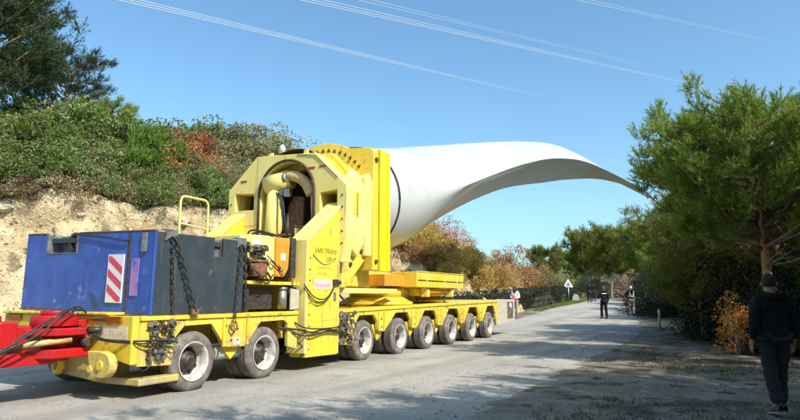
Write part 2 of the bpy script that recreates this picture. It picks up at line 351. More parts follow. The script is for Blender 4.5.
def shrub_mesh(name, R, H, nclump, nleaf, size, seed, cl=.27, low=.12, flat=0.0, needle=False, shape='dome'):
    global RG; RG = np.random.default_rng(seed)
    d = rdir(nclump, .35); d[:, 2] = np.abs(d[:, 2])*.9 + .02
    rad = RG.uniform(.4, 1.0, nclump)**.7
    c = d*rad[:, None]*np.array([R, R, H*.9]) * RG.uniform(.7, 1.25, (nclump, 1)); c[:, 2] += H*low
    w_ = RG.uniform(.6, 1.25, nclump); n = max(4, nleaf//nclump)
    bl_ = RG.normal(size=(nclump*n, 3)); bl_ *= (RG.uniform(.25, 1, nclump*n)**.45/np.linalg.norm(bl_, axis=1))[:, None]*1.15
    C = np.repeat(c, n, 0) + bl_*np.repeat(w_*cl*R*.9, n)[:, None]*np.array([1, 1, .8])
    C[:, 2] = np.abs(C[:, 2])
    if needle:
        D = np.repeat(d, n, 0)*.5 + np.array([0, 0, .8]) + RG.normal(size=C.shape)*.3; D /= np.linalg.norm(D, axis=1)[:, None]
        V, F = needles(C, D, size, size*.09, 9, .5)
    else: V, F = leaves(C, size, flat)
    me = npmesh(name, V, F)
    s = MB(); rnd = random.Random(seed)
    for k in rnd.sample(range(nclump), min(nclump, 14)):
        p = Vector(c[k]); m = Vector((p.x*.35, p.y*.35, p.z*.55)); s.tube([(p.x*.05, p.y*.05, -.15), m, p], .02, 5, [.035*H/2, .022*H/2, .008])
    return me, s.mesh('stems')
def make_shrub(kind, me, st, leafmat, stemmat=None):
    me.materials.append(leafmat); st.materials.append(stemmat or M['deadwood']); return (me, st)
PR = {}
PR['maquis'] = [make_shrub('maquis', *shrub_mesh('foliage', 1.5, 2.1, 46, 8200, .055, 100+i), M['holly']) for i in range(3)]
PR['olive'] = [make_shrub('olive', *shrub_mesh('foliage', 1.5, 2.3, 50, 8600, .050, 120+i, cl=.30), M['olive']) for i in range(3)]
PR['gold'] = [make_shrub('gold', *shrub_mesh('foliage', 1.4, 2.2, 46, 7000, .060, 130+i, cl=.34), M['gold']) for i in range(2)]
PR['tan'] = [make_shrub('tan', *shrub_mesh('foliage', 1.4, 2.3, 46, 7000, .052, 140+i, cl=.32), M['tan']) for i in range(2)]
PR['rust'] = [make_shrub('rust', *shrub_mesh('foliage', 1.4, 2.1, 48, 8600, .045, 150+i), M['rustleaf'])for i in range(2)]
PR['pink'] = [make_shrub('pink', *shrub_mesh('foliage', 1.3, 2.4, 40, 2600, .055, 160, cl=.4), M['pinkish'])]
PR['red'] = [make_shrub('red', *shrub_mesh('foliage', 1.2, 1.6, 30, 2600, .075, 165), M['redleaf'])]
PR['brush'] = [make_shrub('brush', *shrub_mesh('foliage', 1.3, 1.1, 34, 3600, .06, 170+i, cl=.3), M['brush']) for i in range(2)]
PR['young'] = [make_shrub('young', *shrub_mesh('foliage', 1.2, 2.5, 46, 2600, .22, 180+i, needle=True, cl=.3), M['needlebright'], M['bark']) for i in range(2)]
PR['scrub'] = [make_shrub('scrub', *shrub_mesh('foliage', 1.5, 2.5, 60, 12000, .05, 190+i, cl=.42, low=.05), M['scrub']) for i in range(2)]
PR['orangebush'] = [make_shrub('orangebush', *shrub_mesh('foliage', .75, 1.9, 30, 1900, .05, 195, cl=.42), mat('autumn_leaves', (.60,.20,.05), .6, col2=(.45,.30,.06), scale=3, trans=.3, rnd=.35))]
def shrub(kind, loc, sx=1, sz=1, label='', cat='shrub', group=None, name='shrub', rz=None):
    me, st = random.choice(PR[kind]); t = empty(name, loc, random.uniform(0, 6.28) if rz is None else rz); t.scale = (sx, sx*random.uniform(.85, 1.15), sz)
    o = tag(link('foliage', me, None, t), kind='stuff'); tag(link('stems', st, None, t), kind='stuff'); tag(t, label, cat, group); return t

def pine_meshes(seed, H, R, base, nb, tufts_per, L=.17, wd=.010, nn=16, lean=(0, 0), profile='round', up=.35, dead=0, trunk_r=.16, clear=None):
    """trunk with limbs, crown of needle tufts, dead lower branches"""
    global RG; RG = np.random.default_rng(seed); rnd = random.Random(seed)
    tr = MB(); dd = MB()
    tp = [Vector((lean[0]*max(0,z/H)**1.3 + .12*math.sin(z*1.1+seed), lean[1]*max(0,z/H)**1.3 + .1*math.cos(z*.9+seed), z)) for z in np.linspace(-.2, H*.96, 14)]
    o0 = tp[0].copy(); tp = [Vector((p.x-o0.x, p.y-o0.y, p.z)) for p in tp]
    tr.tube(tp, .1, 10, [trunk_r*(1-.82*(i/13)**.9)*(1.25 if i == 0 else 1) for i in range(14)])
    tr0 = tr.mesh('trunk'); tr = MB()
    C = []; D = []
    for b in range(nb):
        f = (b+.5)/nb; h = base + (H*.97-base)*f**.9
        if profile == 'round': rr = R*math.sqrt(max(.04, 1-((f-.38)/.66)**2))
        elif profile == 'cone': rr = R*(1-.75*f)
        else: rr = R*(.55+.45*math.sin(PI*min(1, f*1.05)))       # umbrella
        rr *= rnd.uniform(.72, 1.12)
        az = b*2.4 + rnd.uniform(-.4, .4)
        i = min(12, int((h+.2)/(H*.96+.2)*13)); st = tp[i].lerp(tp[i+1], ((h+.2)/(H*.96+.2)*13)-i)
        dr = Vector((math.cos(az), math.sin(az), 0)); pts = []
        e0 = rnd.uniform(-.05, .35)+up*f
        for k in range(6):
            t = k/5; pts.append(st + dr*(rr*t) + Vector((0, 0, rr*(e0*t+.32*t*t)*rnd.uniform(.9, 1.1))) + Vector((rnd.uniform(-.06, .06), rnd.uniform(-.06, .06), 0))*t*rr)
        tr.tube(pts, .03, 6, [trunk_r*.34*(1-.8*k/5)*(1.1-.6*f)+.006 for k in range(6)])
        nsub = rnd.randint(6, 9)
        for q in range(nsub):
            t = rnd.uniform(.32, 1.0); j = min(4, int(t*5)); p = pts[j].lerp(pts[j+1], t*5-j)
            a2 = az + rnd.choice((-1, 1))*rnd.uniform(.3, 1.1); ln = rr*rnd.uniform(.16, .38)
            e = p + Vector((math.cos(a2), math.sin(a2), rnd.uniform(.15, .9)))*ln
            m = p.lerp(e, .5)+Vector((0, 0, -.06*ln)); tr.tube([p, m, e], .01, 4, [.014, .010, .005])
            cd_ = (e-m).normalized()
            rb = R*rnd.uniform(.075, .13)
            for u_ in range(tufts_per):
                ov = Vector((rnd.gauss(0, 1), rnd.gauss(0, 1), rnd.gauss(.35, .8))).normalized(); c = e + ov*rb*rnd.random()**.4
                if u_ % 4 == 0: c = p.lerp(e, rnd.uniform(.2, 1))
                C.append(c); v = ov*.8 + cd_*.3 + Vector((0, 0, .55)); D.append(v.normalized())
    for b in range(dead):
        h = rnd.uniform(base*.95, base+(H-base)*.55); i = min(12, int((h+.2)/(H*.96+.2)*13)); st = tp[i]; az = rnd.uniform(0, 6.28); ln = R*rnd.uniform(.4, .95)
        pts = [st + Vector((math.cos(az+.1*k), math.sin(az+.1*k), .10+.25*k/4))*(ln*k/4) for k in range(5)]
        dd.tube(pts, .02, 5, [.026, .02, .015, .010, .004])
        for q in range(5):
            k = rnd.randint(1, 3); a2 = az+rnd.choice((-1, 1))*rnd.uniform(.4, 1); e = pts[k]+Vector((math.cos(a2), math.sin(a2), rnd.uniform(-.1, .4)))*ln*rnd.uniform(.15, .35)
            dd.tube([pts[k], e], .008, 4, [.010, .003])
    C = np.array([tuple(c) for c in C]); D = np.array([tuple(c) for c in D])
    V, F = needles(C, D, L, wd, nn, .5, 1.0)
    return (tr0, tr.mesh('limbs')), npmesh('crown', V, F), (dd.mesh('dead_branch') if dead else None)
def pine(name, meshes, loc, label, cat='pine tree', group=None, scale=1, rz=0, barkm=None, needlem=None, sz=None):
    t = empty(name, loc, rz); t.scale = (scale, scale, sz or scale)
    tr, cr, dd = meshes
    if barkm and not tr[0].materials: tr[0].materials.append(barkm); tr[1].materials.append(M['bark'])
    if needlem and not cr.materials: cr.materials.append(needlem)
    link('trunk', tr[0], None, t); tag(link('limbs', tr[1], None, t), kind='stuff'); tag(link('crown', cr, None, t), kind='stuff')
    if dd:
        if not dd.materials: dd.materials.append(M['deadwood'])
        tag(link('dead_branch', dd, None, t), kind='stuff')
    tag(t, label, cat, group); return t
#@@VEG
P_near = pine_meshes(3, 5.7, 2.55, 2.75, 66, 26, L=.13, wd=.009, nn=22, dead=18, trunk_r=.17, lean=(-.1, -.15), up=.10)
P_mid = pine_meshes(9, 6.2, 2.8, 1.0, 46, 17, L=.16, wd=.011, nn=18, dead=10, trunk_r=.15, up=.15)
P_dark = pine_meshes(21, 9.0, 3.6, 2.0, 54, 18, L=.20, wd=.014, nn=14, dead=8, trunk_r=.22, profile='umbrella', up=.15)
P_umb = pine_meshes(33, 8.2, 3.5, 3.0, 42, 18, L=.34, wd=.022, nn=11, trunk_r=.17, profile='umbrella')
near = pine('pine_tree', P_near, (8.12, 13.1, -.05), 'tall pine with orange sunlit trunk behind the man in black', scale=.885, rz=.6, barkm=M['barkorange'], needlem=M['needle'])
pine('pine_tree', P_mid, (9.95, 20.0, .1), 'bushy pine at the left end of the right hand row, beside the blade tip', scale=.70, rz=1.0, barkm=M['bark'], needlem=M['needle'])
pine('pine_tree', P_mid, (12.2, 21.0, .1), 'pine between the orange trunked pine and the roadside post, half in shade', scale=.76, rz=3.4)
pine('pine_tree', P_mid, (13.6, 23.4, .2), 'pine in the second row, seen through the gap left of the orange trunk', scale=.95, rz=5.1)
pine('pine_tree', P_mid, (12.6, 24.4, .2), 'pine behind the near crown, filling the gap under its left side', scale=.80, rz=4.4)
pine('pine_tree', P_mid, (11.4, 16.6, .1), 'pine at the right edge of the picture, right of the orange trunked pine', scale=.82, rz=2.0)
off = [(7.2,-1.0,1.0),(9.6,3.6,1.0),(5.6,-6,1.1),(1.6,-4.6,.94),(8.5,4.3,1.0),(4.75,.5,1.07),(8.6,1.2,1.05),(2.8,-2.8,1.06),(6.2,-3.4,1.15),(6.5,2.9,.95),(3.9,-1.0,.98),(9.2,6.6,.84),(7.0,.7,1.1),(4.6,-5,1.0),(10.8,9.2,.74),(12.8,13.4,.86),(1.0,-7,.85),(-1.5,-11.5,1.0),(4.5,-9,1.1),(13.4,8.0,.7),(15,13.6,1.0),(14.4,17.4,.95),(17,19.5,1.0),(18.8,25,1.0),(20.2,30.5,.95)]
for i, (x, y, s) in enumerate(off):
    pine('pine_tree', P_mid, (x, y, .1), 'pine of the row along the right verge, beside or behind the viewer', group='pines of the right hand row beyond the frame', scale=s*1.0, rz=i*1.3)
#@@BANKVEG
# pines on the left bank
def on_bank(px, d):      # helper: point on the bank by distance s and depth d
    return bank_pt(px, d)
_ss = np.arange(cum[1]+8, cum[-1]-8, .5)
def bank_at(px, d):      # the bank point, d behind the foot, that lies in a given direction of view
    best = None
    for s in _ss:
        q = bank_pt(float(s), d)
        if q.y < 5: continue
        e = abs(400+606*q.x/q.y - px)
        if best is None or e < best[0]: best = (e, q, s)
    return best[1]
KINDS = {'maquis': ('green shrub', 'shrub', 'dark evergreen shrubs above the cut'), 'olive': ('grey bush', 'bush', 'grey green bushes above the cut'),
 'young': ('bright young pine', 'young pine', 'young pines above the cut'), 'rust': ('rust orange autumn bush', 'bush', 'rust coloured bushes above the cut'),
 'gold': ('golden bush', 'bush', 'golden bushes on the bank under the blade'), 'tan': ('tan autumn tree', 'tree', 'tan trees on the far bank'),
 'pink': ('bare pinkish bush', 'bush', 'pinkish bare bushes under the blade'), 'brush': ('dry brush', 'brush', 'dry brush on the lip of the cut'),
 'red': ('small red autumn bush', 'bush', None)}
def zone(px, d):
    for lim, t in ((0, 'left of the frame edge'), (40, 'under the corner pine'), (80, 'above the box left end'), (130, 'above the hazard board'), (180, 'above the guard rail'), (240, 'left of the yellow frame'), (345, 'behind the octagonal frame'), (400, 'beside the yellow post'), (440, 'under the blade root'), (480, 'above the yellow platform'), (520, 'above the trailer rear end'), (9999, 'above the stone wall')):
        if px < lim: break
    r = 'at the bank lip' if d < 2.7 else 'near the lip' if d < 4.4 else 'halfway up the slope' if d < 6.6 else 'high on the slope' if d < 10 else 'on the skyline'
    return r.replace('halfway up', 'amid') + ', ' + t
NM = {'young': 'young_pine', 'tan': 'autumn_tree', 'brush': 'dry_brush'}
def bshrub(kind, px, d, sx, sz=None, dz=-.15):
    q = bank_at(px, d); l, c, g = KINDS[kind]
    return shrub(kind, q + Vector((0, 0, dz)), sx, sz or sx, l+' '+zone(px, d), c, g, name=NM.get(kind, 'bush' if c == 'bush' else 'shrub'))
def kind_for(px, row):
    r = random.random()
    if px < 95: return 'maquis' if r < .78 else 'olive'
    if px < 150: return 'young' if (r < .45 and row < 2) else ('maquis' if r < .8 else 'olive')
    if px < 205: return 'rust' if (row in (1, 2) and r < .75) else ('maquis' if r < .6 else 'olive')
    if px < 330: return 'olive' if r < .75 else 'maquis'
    if px < 470: return 'gold' if r < .62 else ('tan' if r < .9 else 'olive')
    if px < 500: return 'gold' if r < .4 else 'tan'
    if px < 560: return 'tan' if r < .8 else 'gold'
    return 'maquis'
for px in range(-20, 335, 16):
    bshrub('brush' if random.random() < .45 else random.choice(['maquis', 'olive']), px+random.uniform(-5, 5), random.uniform(1.7, 2.6), random.uniform(.55, .85), random.uniform(.6, .9))
for row, (d, st, s0) in enumerate([(3.4, 18, .95), (5.2, 21, 1.25), (8.0, 25, 1.4), (12.0, 28, 1.45)]):
    for px in np.arange(-40, 345, st):
        k = kind_for(px, row); s = s0*random.uniform(.65, 1.3)
        if 225 < px < 345: s *= .92
        bshrub(k, px+random.uniform(-6, 6), d+random.uniform(-.7, .7), s)
for row, (d, st, s0) in enumerate([(3.2, 15, .75), (5.0, 16, .95), (7.5, 18, 1.05)]):
    for px in np.arange(365, 560, st):
        k = kind_for(px, row); s = s0*random.uniform(.8, 1.15)*(1.0 if px < 480 else 1.0+(px-480)/130)
        if px > 490 and row == 0: continue
        bshrub(k, px+random.uniform(-6, 6), d+random.uniform(-.6, .6)+(1.2 if px > 480 else 0), s)
for px in range(372, 505, 7): bshrub('gold' if random.random() < .7 else random.choice(['tan', 'gold']), px, random.uniform(1.0, 2.4), random.uniform(.6, 1.0), dz=-.1)
for px, d, s in [(436, 5.6, 1.4), (450, 5.4, 1.5), (462, 6.0, 1.3), (424, 6.5, 1.3), (444, 7.5, 1.5)]: bshrub('pink', px, d, s)
bshrub('red', 466, 1.9, .75, .9)
for px, d, s in [(125, 4.4, 1.25), (142, 4.8, 1.3), (158, 5.2, 1.1), (30, 6, 1.3), (62, 7, 1.2)]: bshrub('young', px, d, s)
for px, d, s in [(160, 4.6, 1.3), (178, 4.8, 1.35), (195, 4.9, 1.25), (170, 7, 1.6), (188, 7, 1.5)]: bshrub('rust', px, d, s)
for px, d, s in [(72, 8, 1.75), (95, 9, 1.55), (50, 6, 1.5), (88, 6.5, 1.3), (20, 8, 1.7)]: bshrub('maquis', px, d, s)
for px, d, s in [(512, 7.0, 2.2), (526, 7.5, 2.1), (541, 7.0, 2.1), (500, 9, 2.1), (553, 6.0, 2.0), (534, 5, 1.5)]: bshrub('tan', px, d, s)
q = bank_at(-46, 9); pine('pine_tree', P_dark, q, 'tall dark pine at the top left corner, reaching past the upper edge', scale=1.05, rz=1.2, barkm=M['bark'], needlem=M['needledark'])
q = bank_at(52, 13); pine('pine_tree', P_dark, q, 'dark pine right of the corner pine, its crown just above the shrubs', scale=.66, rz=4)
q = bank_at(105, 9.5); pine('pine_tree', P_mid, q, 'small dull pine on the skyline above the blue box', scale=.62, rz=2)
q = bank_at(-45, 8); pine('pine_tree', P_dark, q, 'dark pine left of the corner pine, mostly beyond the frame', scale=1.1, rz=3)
for px, s in [(178, .45), (208, .5), (236, .4)]:
    q = bank_at(px, 13); pine('pine_tree', P_mid, q, 'little pine poking over the skyline above the rust bush', group='little pines on the skyline', scale=s, rz=px)

# low wooded hill closing the far view
m = MB(); HR = []
for i in range(60):
    a = -.35 + i*.03; row = []
    for r, hh in ((230, -4), (270, 5), (330, 13), (420, 19), (560, 12)):
        k = 1+.35*noise.noise((a*5, r*.01, 3)); row.append((math.sin(a)*r, math.cos(a)*r, max(-4, hh*k)+1.2*noise.noise((a*60, r*.05, 1))))
    HR.append(row)
tag(m.grid(HR).build('hill', mat('wooded_hill', (.085,.10,.05), .95, col2=(.16,.15,.085), scale=.12, detail=12, coords='World', bump=.8, bscale=.5)), kind='structure')
# far trees where the road bends away
far = [(547, 104, .92), (592, 92, 1.08), (612, 80, 1.0), (578, 112, .9), (632, 84, .95), (648, 72, .95), (604, 120, 1.15), (668, 95, 1.2), (640, 110, 1.1)]
FL = ['small round pine crown above the far end of the tan trees', 'broad umbrella pine over the far end of the road', 'umbrella pine with a pale bare trunk right of the road end',
      'distant pine behind the triangular sign', 'pine above the white vested walker', 'pine just left of the blade tip pine, far down the road', 'farthest pine straight down the road', 'far pine mostly hidden behind the right hand row', 'far pine between the road end and the right hand row']
for (px, y, s), l in zip(far, FL):
    x = (px-400)/606*y; pine('umbrella_pine', P_umb, (x, y, gz(x, y)-.1), l, scale=s*(1.0), rz=px*1.7, barkm=M['deadwood'], needlem=M['needle'])
for i in range(46):
    y = random.uniform(74, 150); px = random.uniform(556, 720); x = (px-400)/606*y
    if abs(px-604) < 10 and y < 84: continue
    shrub(random.choice(['olive', 'olive', 'tan', 'maquis', 'pink']), (x, y, gz(x, y)-.2), random.uniform(1.3, 2.2), random.uniform(1.2, 1.9), 'grey brown thicket bush where the road disappears', 'bush', 'bushes at the far end of the road', name='bush')
# undergrowth under the right hand pines, deep shade painted into its leaf colour
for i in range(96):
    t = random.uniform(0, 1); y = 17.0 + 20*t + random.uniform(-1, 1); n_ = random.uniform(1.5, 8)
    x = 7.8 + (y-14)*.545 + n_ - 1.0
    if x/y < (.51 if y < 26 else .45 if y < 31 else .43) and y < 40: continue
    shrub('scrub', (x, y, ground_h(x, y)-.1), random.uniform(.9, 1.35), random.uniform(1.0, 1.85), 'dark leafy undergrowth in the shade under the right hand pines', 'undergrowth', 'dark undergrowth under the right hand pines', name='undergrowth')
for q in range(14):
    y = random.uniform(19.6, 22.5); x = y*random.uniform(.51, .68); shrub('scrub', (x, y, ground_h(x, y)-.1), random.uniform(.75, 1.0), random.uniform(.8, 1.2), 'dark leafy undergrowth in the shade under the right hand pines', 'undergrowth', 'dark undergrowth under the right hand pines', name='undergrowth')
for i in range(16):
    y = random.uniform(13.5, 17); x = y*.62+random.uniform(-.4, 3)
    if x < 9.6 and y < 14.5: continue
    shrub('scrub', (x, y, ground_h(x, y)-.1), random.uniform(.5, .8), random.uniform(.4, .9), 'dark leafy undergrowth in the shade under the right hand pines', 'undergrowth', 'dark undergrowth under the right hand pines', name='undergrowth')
shrub('orangebush', (8.3, 15.1, .0), .66, .80, 'small bush with orange autumn leaves left of the man in black', 'bush', name='autumn_bush')
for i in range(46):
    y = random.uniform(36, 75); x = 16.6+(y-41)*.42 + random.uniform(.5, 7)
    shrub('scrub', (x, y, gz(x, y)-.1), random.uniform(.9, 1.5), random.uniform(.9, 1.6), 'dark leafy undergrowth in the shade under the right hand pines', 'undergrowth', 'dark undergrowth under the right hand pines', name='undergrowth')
for x, y, s in [(16.6, 32, .75), (19.6, 41, .75), (22.5, 50, .8), (26.5, 60, .85), (20.5, 36, .9)]:
    pine('pine_tree', P_mid, (x, y, gz(x, y)), 'shaded pine standing behind the walkers on the right of the road', group='shaded pines behind the walkers', scale=s, rz=x*3)

# ---------------------------------------------------------------- truck frame: x along the vehicle, y across it, z up
OX, OY = -3.111, 9.363; RZ = math.radians(62.2)
UX, UY = math.cos(RZ), math.sin(RZ)
def T(u, v, w_): return Vector((OX+UX*u-UY*v, OY+UY*u+UX*v, w_))
class Thing:
    def __init__(s, name, u, v, w_, label, cat, group=None, roll=0):
        s.e = empty(name, T(u, v, w_), RZ); s.o = (u, v, w_); s.e.rotation_euler.x = 0
        if roll: s.e.rotation_euler = (Matrix.Rotation(RZ, 3, 'Z') @ Matrix.Rotation(roll, 3, 'X')).to_euler()
        tag(s.e, label, cat, group)
    def part(s, name, mb, mat_, bevel=0, label=None, parent=None):
        p = parent or s.e
        loc = (-s.o[0], -s.o[1], -s.o[2]) if parent is None else (0, 0, 0)
        o = mb.build(name, mat_, p, bevel, loc)
        if label: o['label'] = label
        if name in ('valve_blocks', 'gauges', 'valve_hoses', 'bolt_heads', 'control_valves', 'fittings', 'hoses', 'adapter_hoses', 'air_hoses', 'brace_nuts', 'pipe_bundle', 'column_hose', 'inner_valve'): o['kind'] = 'stuff'
        return o
def arc(cx, cy, r, a0, a1, n): return [(cx+r*math.cos(a0+(a1-a0)*i/n), cy+r*math.sin(a0+(a1-a0)*i/n)) for i in range(n+1)]
def text(body, size, mat_, parent, loc, name='lettering', shear=0, rot=(PI/2, 0, 0), sp=1):
    cu = bpy.data.curves.new(name, 'FONT'); cu.body = body; cu.size = size; cu.extrude = .0008; cu.shear = shear; cu.space_character = sp; cu.resolution_u = 2
    tmp = bpy.data.objects.new('tmp', cu); COL.objects.link(tmp); bpy.context.view_layer.update()
    me = bpy.data.meshes.new_from_object(tmp.evaluated_get(bpy.context.evaluated_depsgraph_get())); bpy.data.objects.remove(tmp); bpy.data.curves.remove(cu)
    o = link(name, me, mat_, parent, loc); o.rotation_euler = rot; return o

# ---- modular trailer
tl = Thing('modular_trailer', 6, 1.5, 0, 'long yellow multi-axle heavy haul trailer on the road, carrying the blade gear', 'trailer')
def top(u): return 1.15 if u < 3 else 1.15 + .0145*(u-3.8)
m = MB(); m.box(-1.0, 2.5, .08, 2.97, 1.06, 1.148); tl.part('deck', m, M['yellow_dirty'], .01)
m = MB(); m.prism([(3.86, 1.05), (14.2, 1.20), (14.2, top(14.2)-.002), (3.86, 1.149)], 'y', .08, 2.97); tl.part('deck', m, M['yellow_dirty'], .01)
m = MB(); m.box(-.95, 14.1, 1.0, 2.05, .58, 1.055); tl.part('spine_beam', m, M['yellow_dirty'], .02)
m = MB(); m.box(2.55, 3.84, .5, 2.55, .62, 1.10); tl.part('module_coupling', m, M['yellow_dirty'], .02)
def skirt(v0, v1):
    a = [(-1.05, 1.155), (-1.05, .47), (-.46, .44), (-.42, .82), (-.25, .99), (.30, 1.0), (.52, .74), (.62, .62), (1.08, .60), (1.22, .74), (1.46, .99), (2.10, 1.0), (2.2, .94), (2.22, .52), (2.5, .45), (2.5, 1.155)]
    return MB().prism(a, 'y', v0, v1)
tl.part('side_skirt', skirt(0, .07), M['yellow_dirty'], .006); tl.part('side_skirt', skirt(2.98, 3.05), M['yellow_dirty'], .006)
WU = [5.03, 6.75, 8.40, 10.08, 11.75, 13.45]
def rskirt(v0, v1):
    a = [(3.84, 1.155), (3.84, .44), (4.50, .38)]
    for i, c in enumerate(WU):
        if i == 0: a += [(4.54, .82)]
        a += [(c-.30, 1.0+.012*(c-4)), (c+.34, 1.0+.012*(c-4)), (c+.50, .86), (c+.52, .66)]
        if i < 5: a += [(c+.82, .60), (c+1.02, .74)]
    a += [(14.05, .42), (14.25, .42), (14.25, top(14.25)+.005)]
    return MB().prism(a, 'y', v0, v1)
tl.part('side_skirt', rskirt(0, .07), M['yellow_dirty'], .006); tl.part('side_skirt', rskirt(2.98, 3.05), M['yellow_dirty'], .006)
# edge rails, pillar ribs and gussets on the near side
m = MB(); m.box(-1.04, 2.49, -.03, .0, 1.09, 1.15); tl.part('edge_rail', m, M['yellow'], .006)
m = MB(); m.prism([(3.85, 1.09), (14.2, top(14.2)-.065), (14.2, top(14.2)), (3.85, 1.152)], 'y', -.03, .0); tl.part('edge_rail', m, M['yellow'], .006)
for c in [.55, 1.1] + [x+.54 for x in WU[:5]] + [x+.80 for x in WU[:5]]:
    tl.part('skirt_rib', MB().box(c-.02, c+.02, -.04, -.001, .63, 1.08), M['yellow'], .005)
for c in [.83]+[x+.66 for x in WU[:5]]:
    tl.part('gusset', MB().prism([(c-.26, .78), (c+.30, .78), (c+.16, .52), (c+.02, .40), (c-.10, .52)], 'y', .10, .16), M['yellow'], .006)
    b = MB()
    for dz in (.72, .9): b.cyl((c-.09, -.012, dz), (c-.09, .0, dz), .02, n=8).cyl((c+.05, -.012, dz), (c+.05, .0, dz), .02, n=8)
    tl.part('bolt_heads', b, M['rustdark'])
tl.part('air_tank', MB().cyl((.55, .25, .52), (1.15, .25, .52), .12), M['dustgrey'])
# wheels: outer and inner tyre, dished rim, hub
def tyre_mb(t0): 
    p = [(.26,.035),(.30,.012),(.37,.0),(.41,.012),(.438,.035),(.449,.06),(.450,.088),(.440,.092),(.440,.104),(.450,.108),(.452,.135),(.442,.138),(.442,.150),(.452,.154),(.450,.18),(.440,.184),(.440,.196),(.450,.20),(.447,.222),(.435,.25),(.37,.28),(.30,.268),(.26,.245)]
    return MB().lathe([(r, t+t0) for r, t in p], (0, 0, 0), n=48)
W_t = tyre_mb(0).mesh('tyre'); W_i = tyre_mb(.315).mesh('inner_tyre')
W_r = MB().lathe([(.262,.04),(.292,.014),(.300,.002),(.292,-.006),(.272,.010),(.255,.03),(.238,.11),(.232,.165),(.14,.175)], (0,0,0), n=40).mesh('rim')
hb = MB().lathe([(.235,.168),(.15,.165),(.145,.13),(.10,.125),(.095,.07),(.06,.055),(.0,.055)], (0,0,0), n=28)
for k in range(8):
    a = k*PI/4; hb.cyl((.19*math.cos(a), .13, .19*math.sin(a)), (.19*math.cos(a), .17, .19*math.sin(a)), .017, n=7)
W_h = hb.mesh('hub')
for me, k in ((W_t,'tyre'),(W_i,'tyre'),(W_r,'rim'),(W_h,'hub')): me.materials.append(M[k])
for side in (0, 1):
    for i, c in enumerate([0, 1.62] + WU):
        we = empty('wheel', (c-6, (.03 if side == 0 else 3.02)-1.5, .449), 0, tl.e); we.rotation_euler = (0, random.uniform(0, 6), 0 if side == 0 else PI)
        for me, nm in ((W_t, 'tyre'), (W_i, 'inner_tyre'), (W_r, 'rim'), (W_h, 'hub')): link(nm, me, None, we)
        if side == 0:
            arm = MB().prism([(c-.12, .36), (c+.12, .36), (c+.45, .82), (c+.42, 1.04), (c-.02, 1.04), (c-.1, .7)], 'y', .66, .80); tl.part('axle_arm', arm, M['yellow_dirty'], .01)
            tl.part('axle', MB().cyl((c, .25, .449), (c, 1.2, .449), .09), M['hub'])
# front end
fm = MB(); fm.prism([(0.0, .50), (1.25, .72), (1.35, .90), (3.02, .90), (3.02, 1.16), (0, 1.155)], 'x', -1.16, -1.052); tl.part('front_beam', fm, M['yellow'], .01)
tl.part('front_ledge', MB().box(-1.20, -.9, .5, 3.02, 1.165, 1.20), M['yellow_dirty'], .008)
tl.part('bearer', MB().prism([(.06, 1.152), (3.0, 1.152), (3.0, 1.252), (.06, 1.158)], 'x', -.7, .7), M['yellow_dirty'])
for a, b in ((.22, .52), (2.55, 2.92)):
    lt = tl.part('marker_lamp', MB().box(-1.19, -1.161, a, b, 1.06, 1.15), M['amber'], .004)
tl.part('lamp_bracket', MB().prism([(.52, 1.07), (.95, 1.10), (.52, 1.13)], 'x', -1.185, -1.162), M['rustdark'])
tl.part('name_plate', MB().box(-1.166, -1.161, .10, .80, .84, 1.02), mat('faded_plate', (.78,.66,.40), .5)); text('SARI TRANS', .125, M['pink'], tl.e, (-1.168-6, .76-1.5, .88), 'lettering', rot=(PI/2, 0, -PI/2))
# hook plates under the front
hp = MB().prism(arc(.34, .50, .17, PI*.5, PI*1.5, 10) + [(.58, .34), (.66, .68), (.36, .68)], 'x', -1.34, -1.22); o1 = tl.part('hitch_plate', hp, M['yellow_dirty'], .012)
tl.part('hitch_pin', MB().cyl((-1.36, .38, .50), (-1.1, .38, .50), .065).cyl((-1.36, .58, .44), (-1.1, .58, .44), .045), M['yellow'], .004)
hp = MB().prism([(.7, .22), (1.55, .30), (1.72, .42), (1.60, .62), (1.1, .62), (.7, .50)], 'x', -1.1, -.6); tl.part('tow_arm', hp, M['yellow_dirty'], .02)
tl.part('tow_arm', MB().box(-1.0, -.3, .0, .80, .20, .30), M['yellow_dirty'], .02)
tl.part('tow_ring', MB().lathe([(.10, 0), (.17, .0), (.17, .08), (.10, .08), (.10, 0)], (-1.12, 1.55, .46), (-1, .25, 0), n=20), M['yellow'])
tl.part('tow_roller', MB().cyl((-1.25, 1.55, .54), (-1.15, 2.15, .62), .10), M['yellow_dirty'], .01)
# hydraulic valves on both module corners
def valves(u0, u1, z0, z1, n, seed):
    r = random.Random(seed); a = MB(); b = MB(); c = MB()
    for k in range(n):
        u = r.uniform(u0, u1); z = r.uniform(z0, z1); q = r.random()
        if q < .4: a.box(u-.03, u+.03, -.07, -.001, z-.03, z+.035)
        elif q < .75: b.cyl((u, -.06, z), (u, -.001, z), r.uniform(.014, .035), n=10)
        else: c.tube(catmull([(u, -.03, z), (u+r.uniform(-.1, .1), -.10, z-.09), (u+r.uniform(-.15, .15), -.05, z-r.uniform(.05, .2))], 5), .009, 6)
    tl.part('valve_blocks', a, M['steel'], .004); tl.part('gauges', b, M['rustdark']); tl.part('valve_hoses', c, M['rubber'])
valves(-.90, -.48, .54, 1.10, 60, 1); valves(3.9, 4.50, .45, 1.10, 64, 2)
tl.part('warning_plate', MB().box(.78, .94, -.012, -.001, .64, .76), M['pink'])
tl.part('red_tap', MB().box(4.24, 4.30, -.10, -.07, .55, .60), M['redlens'], .004)
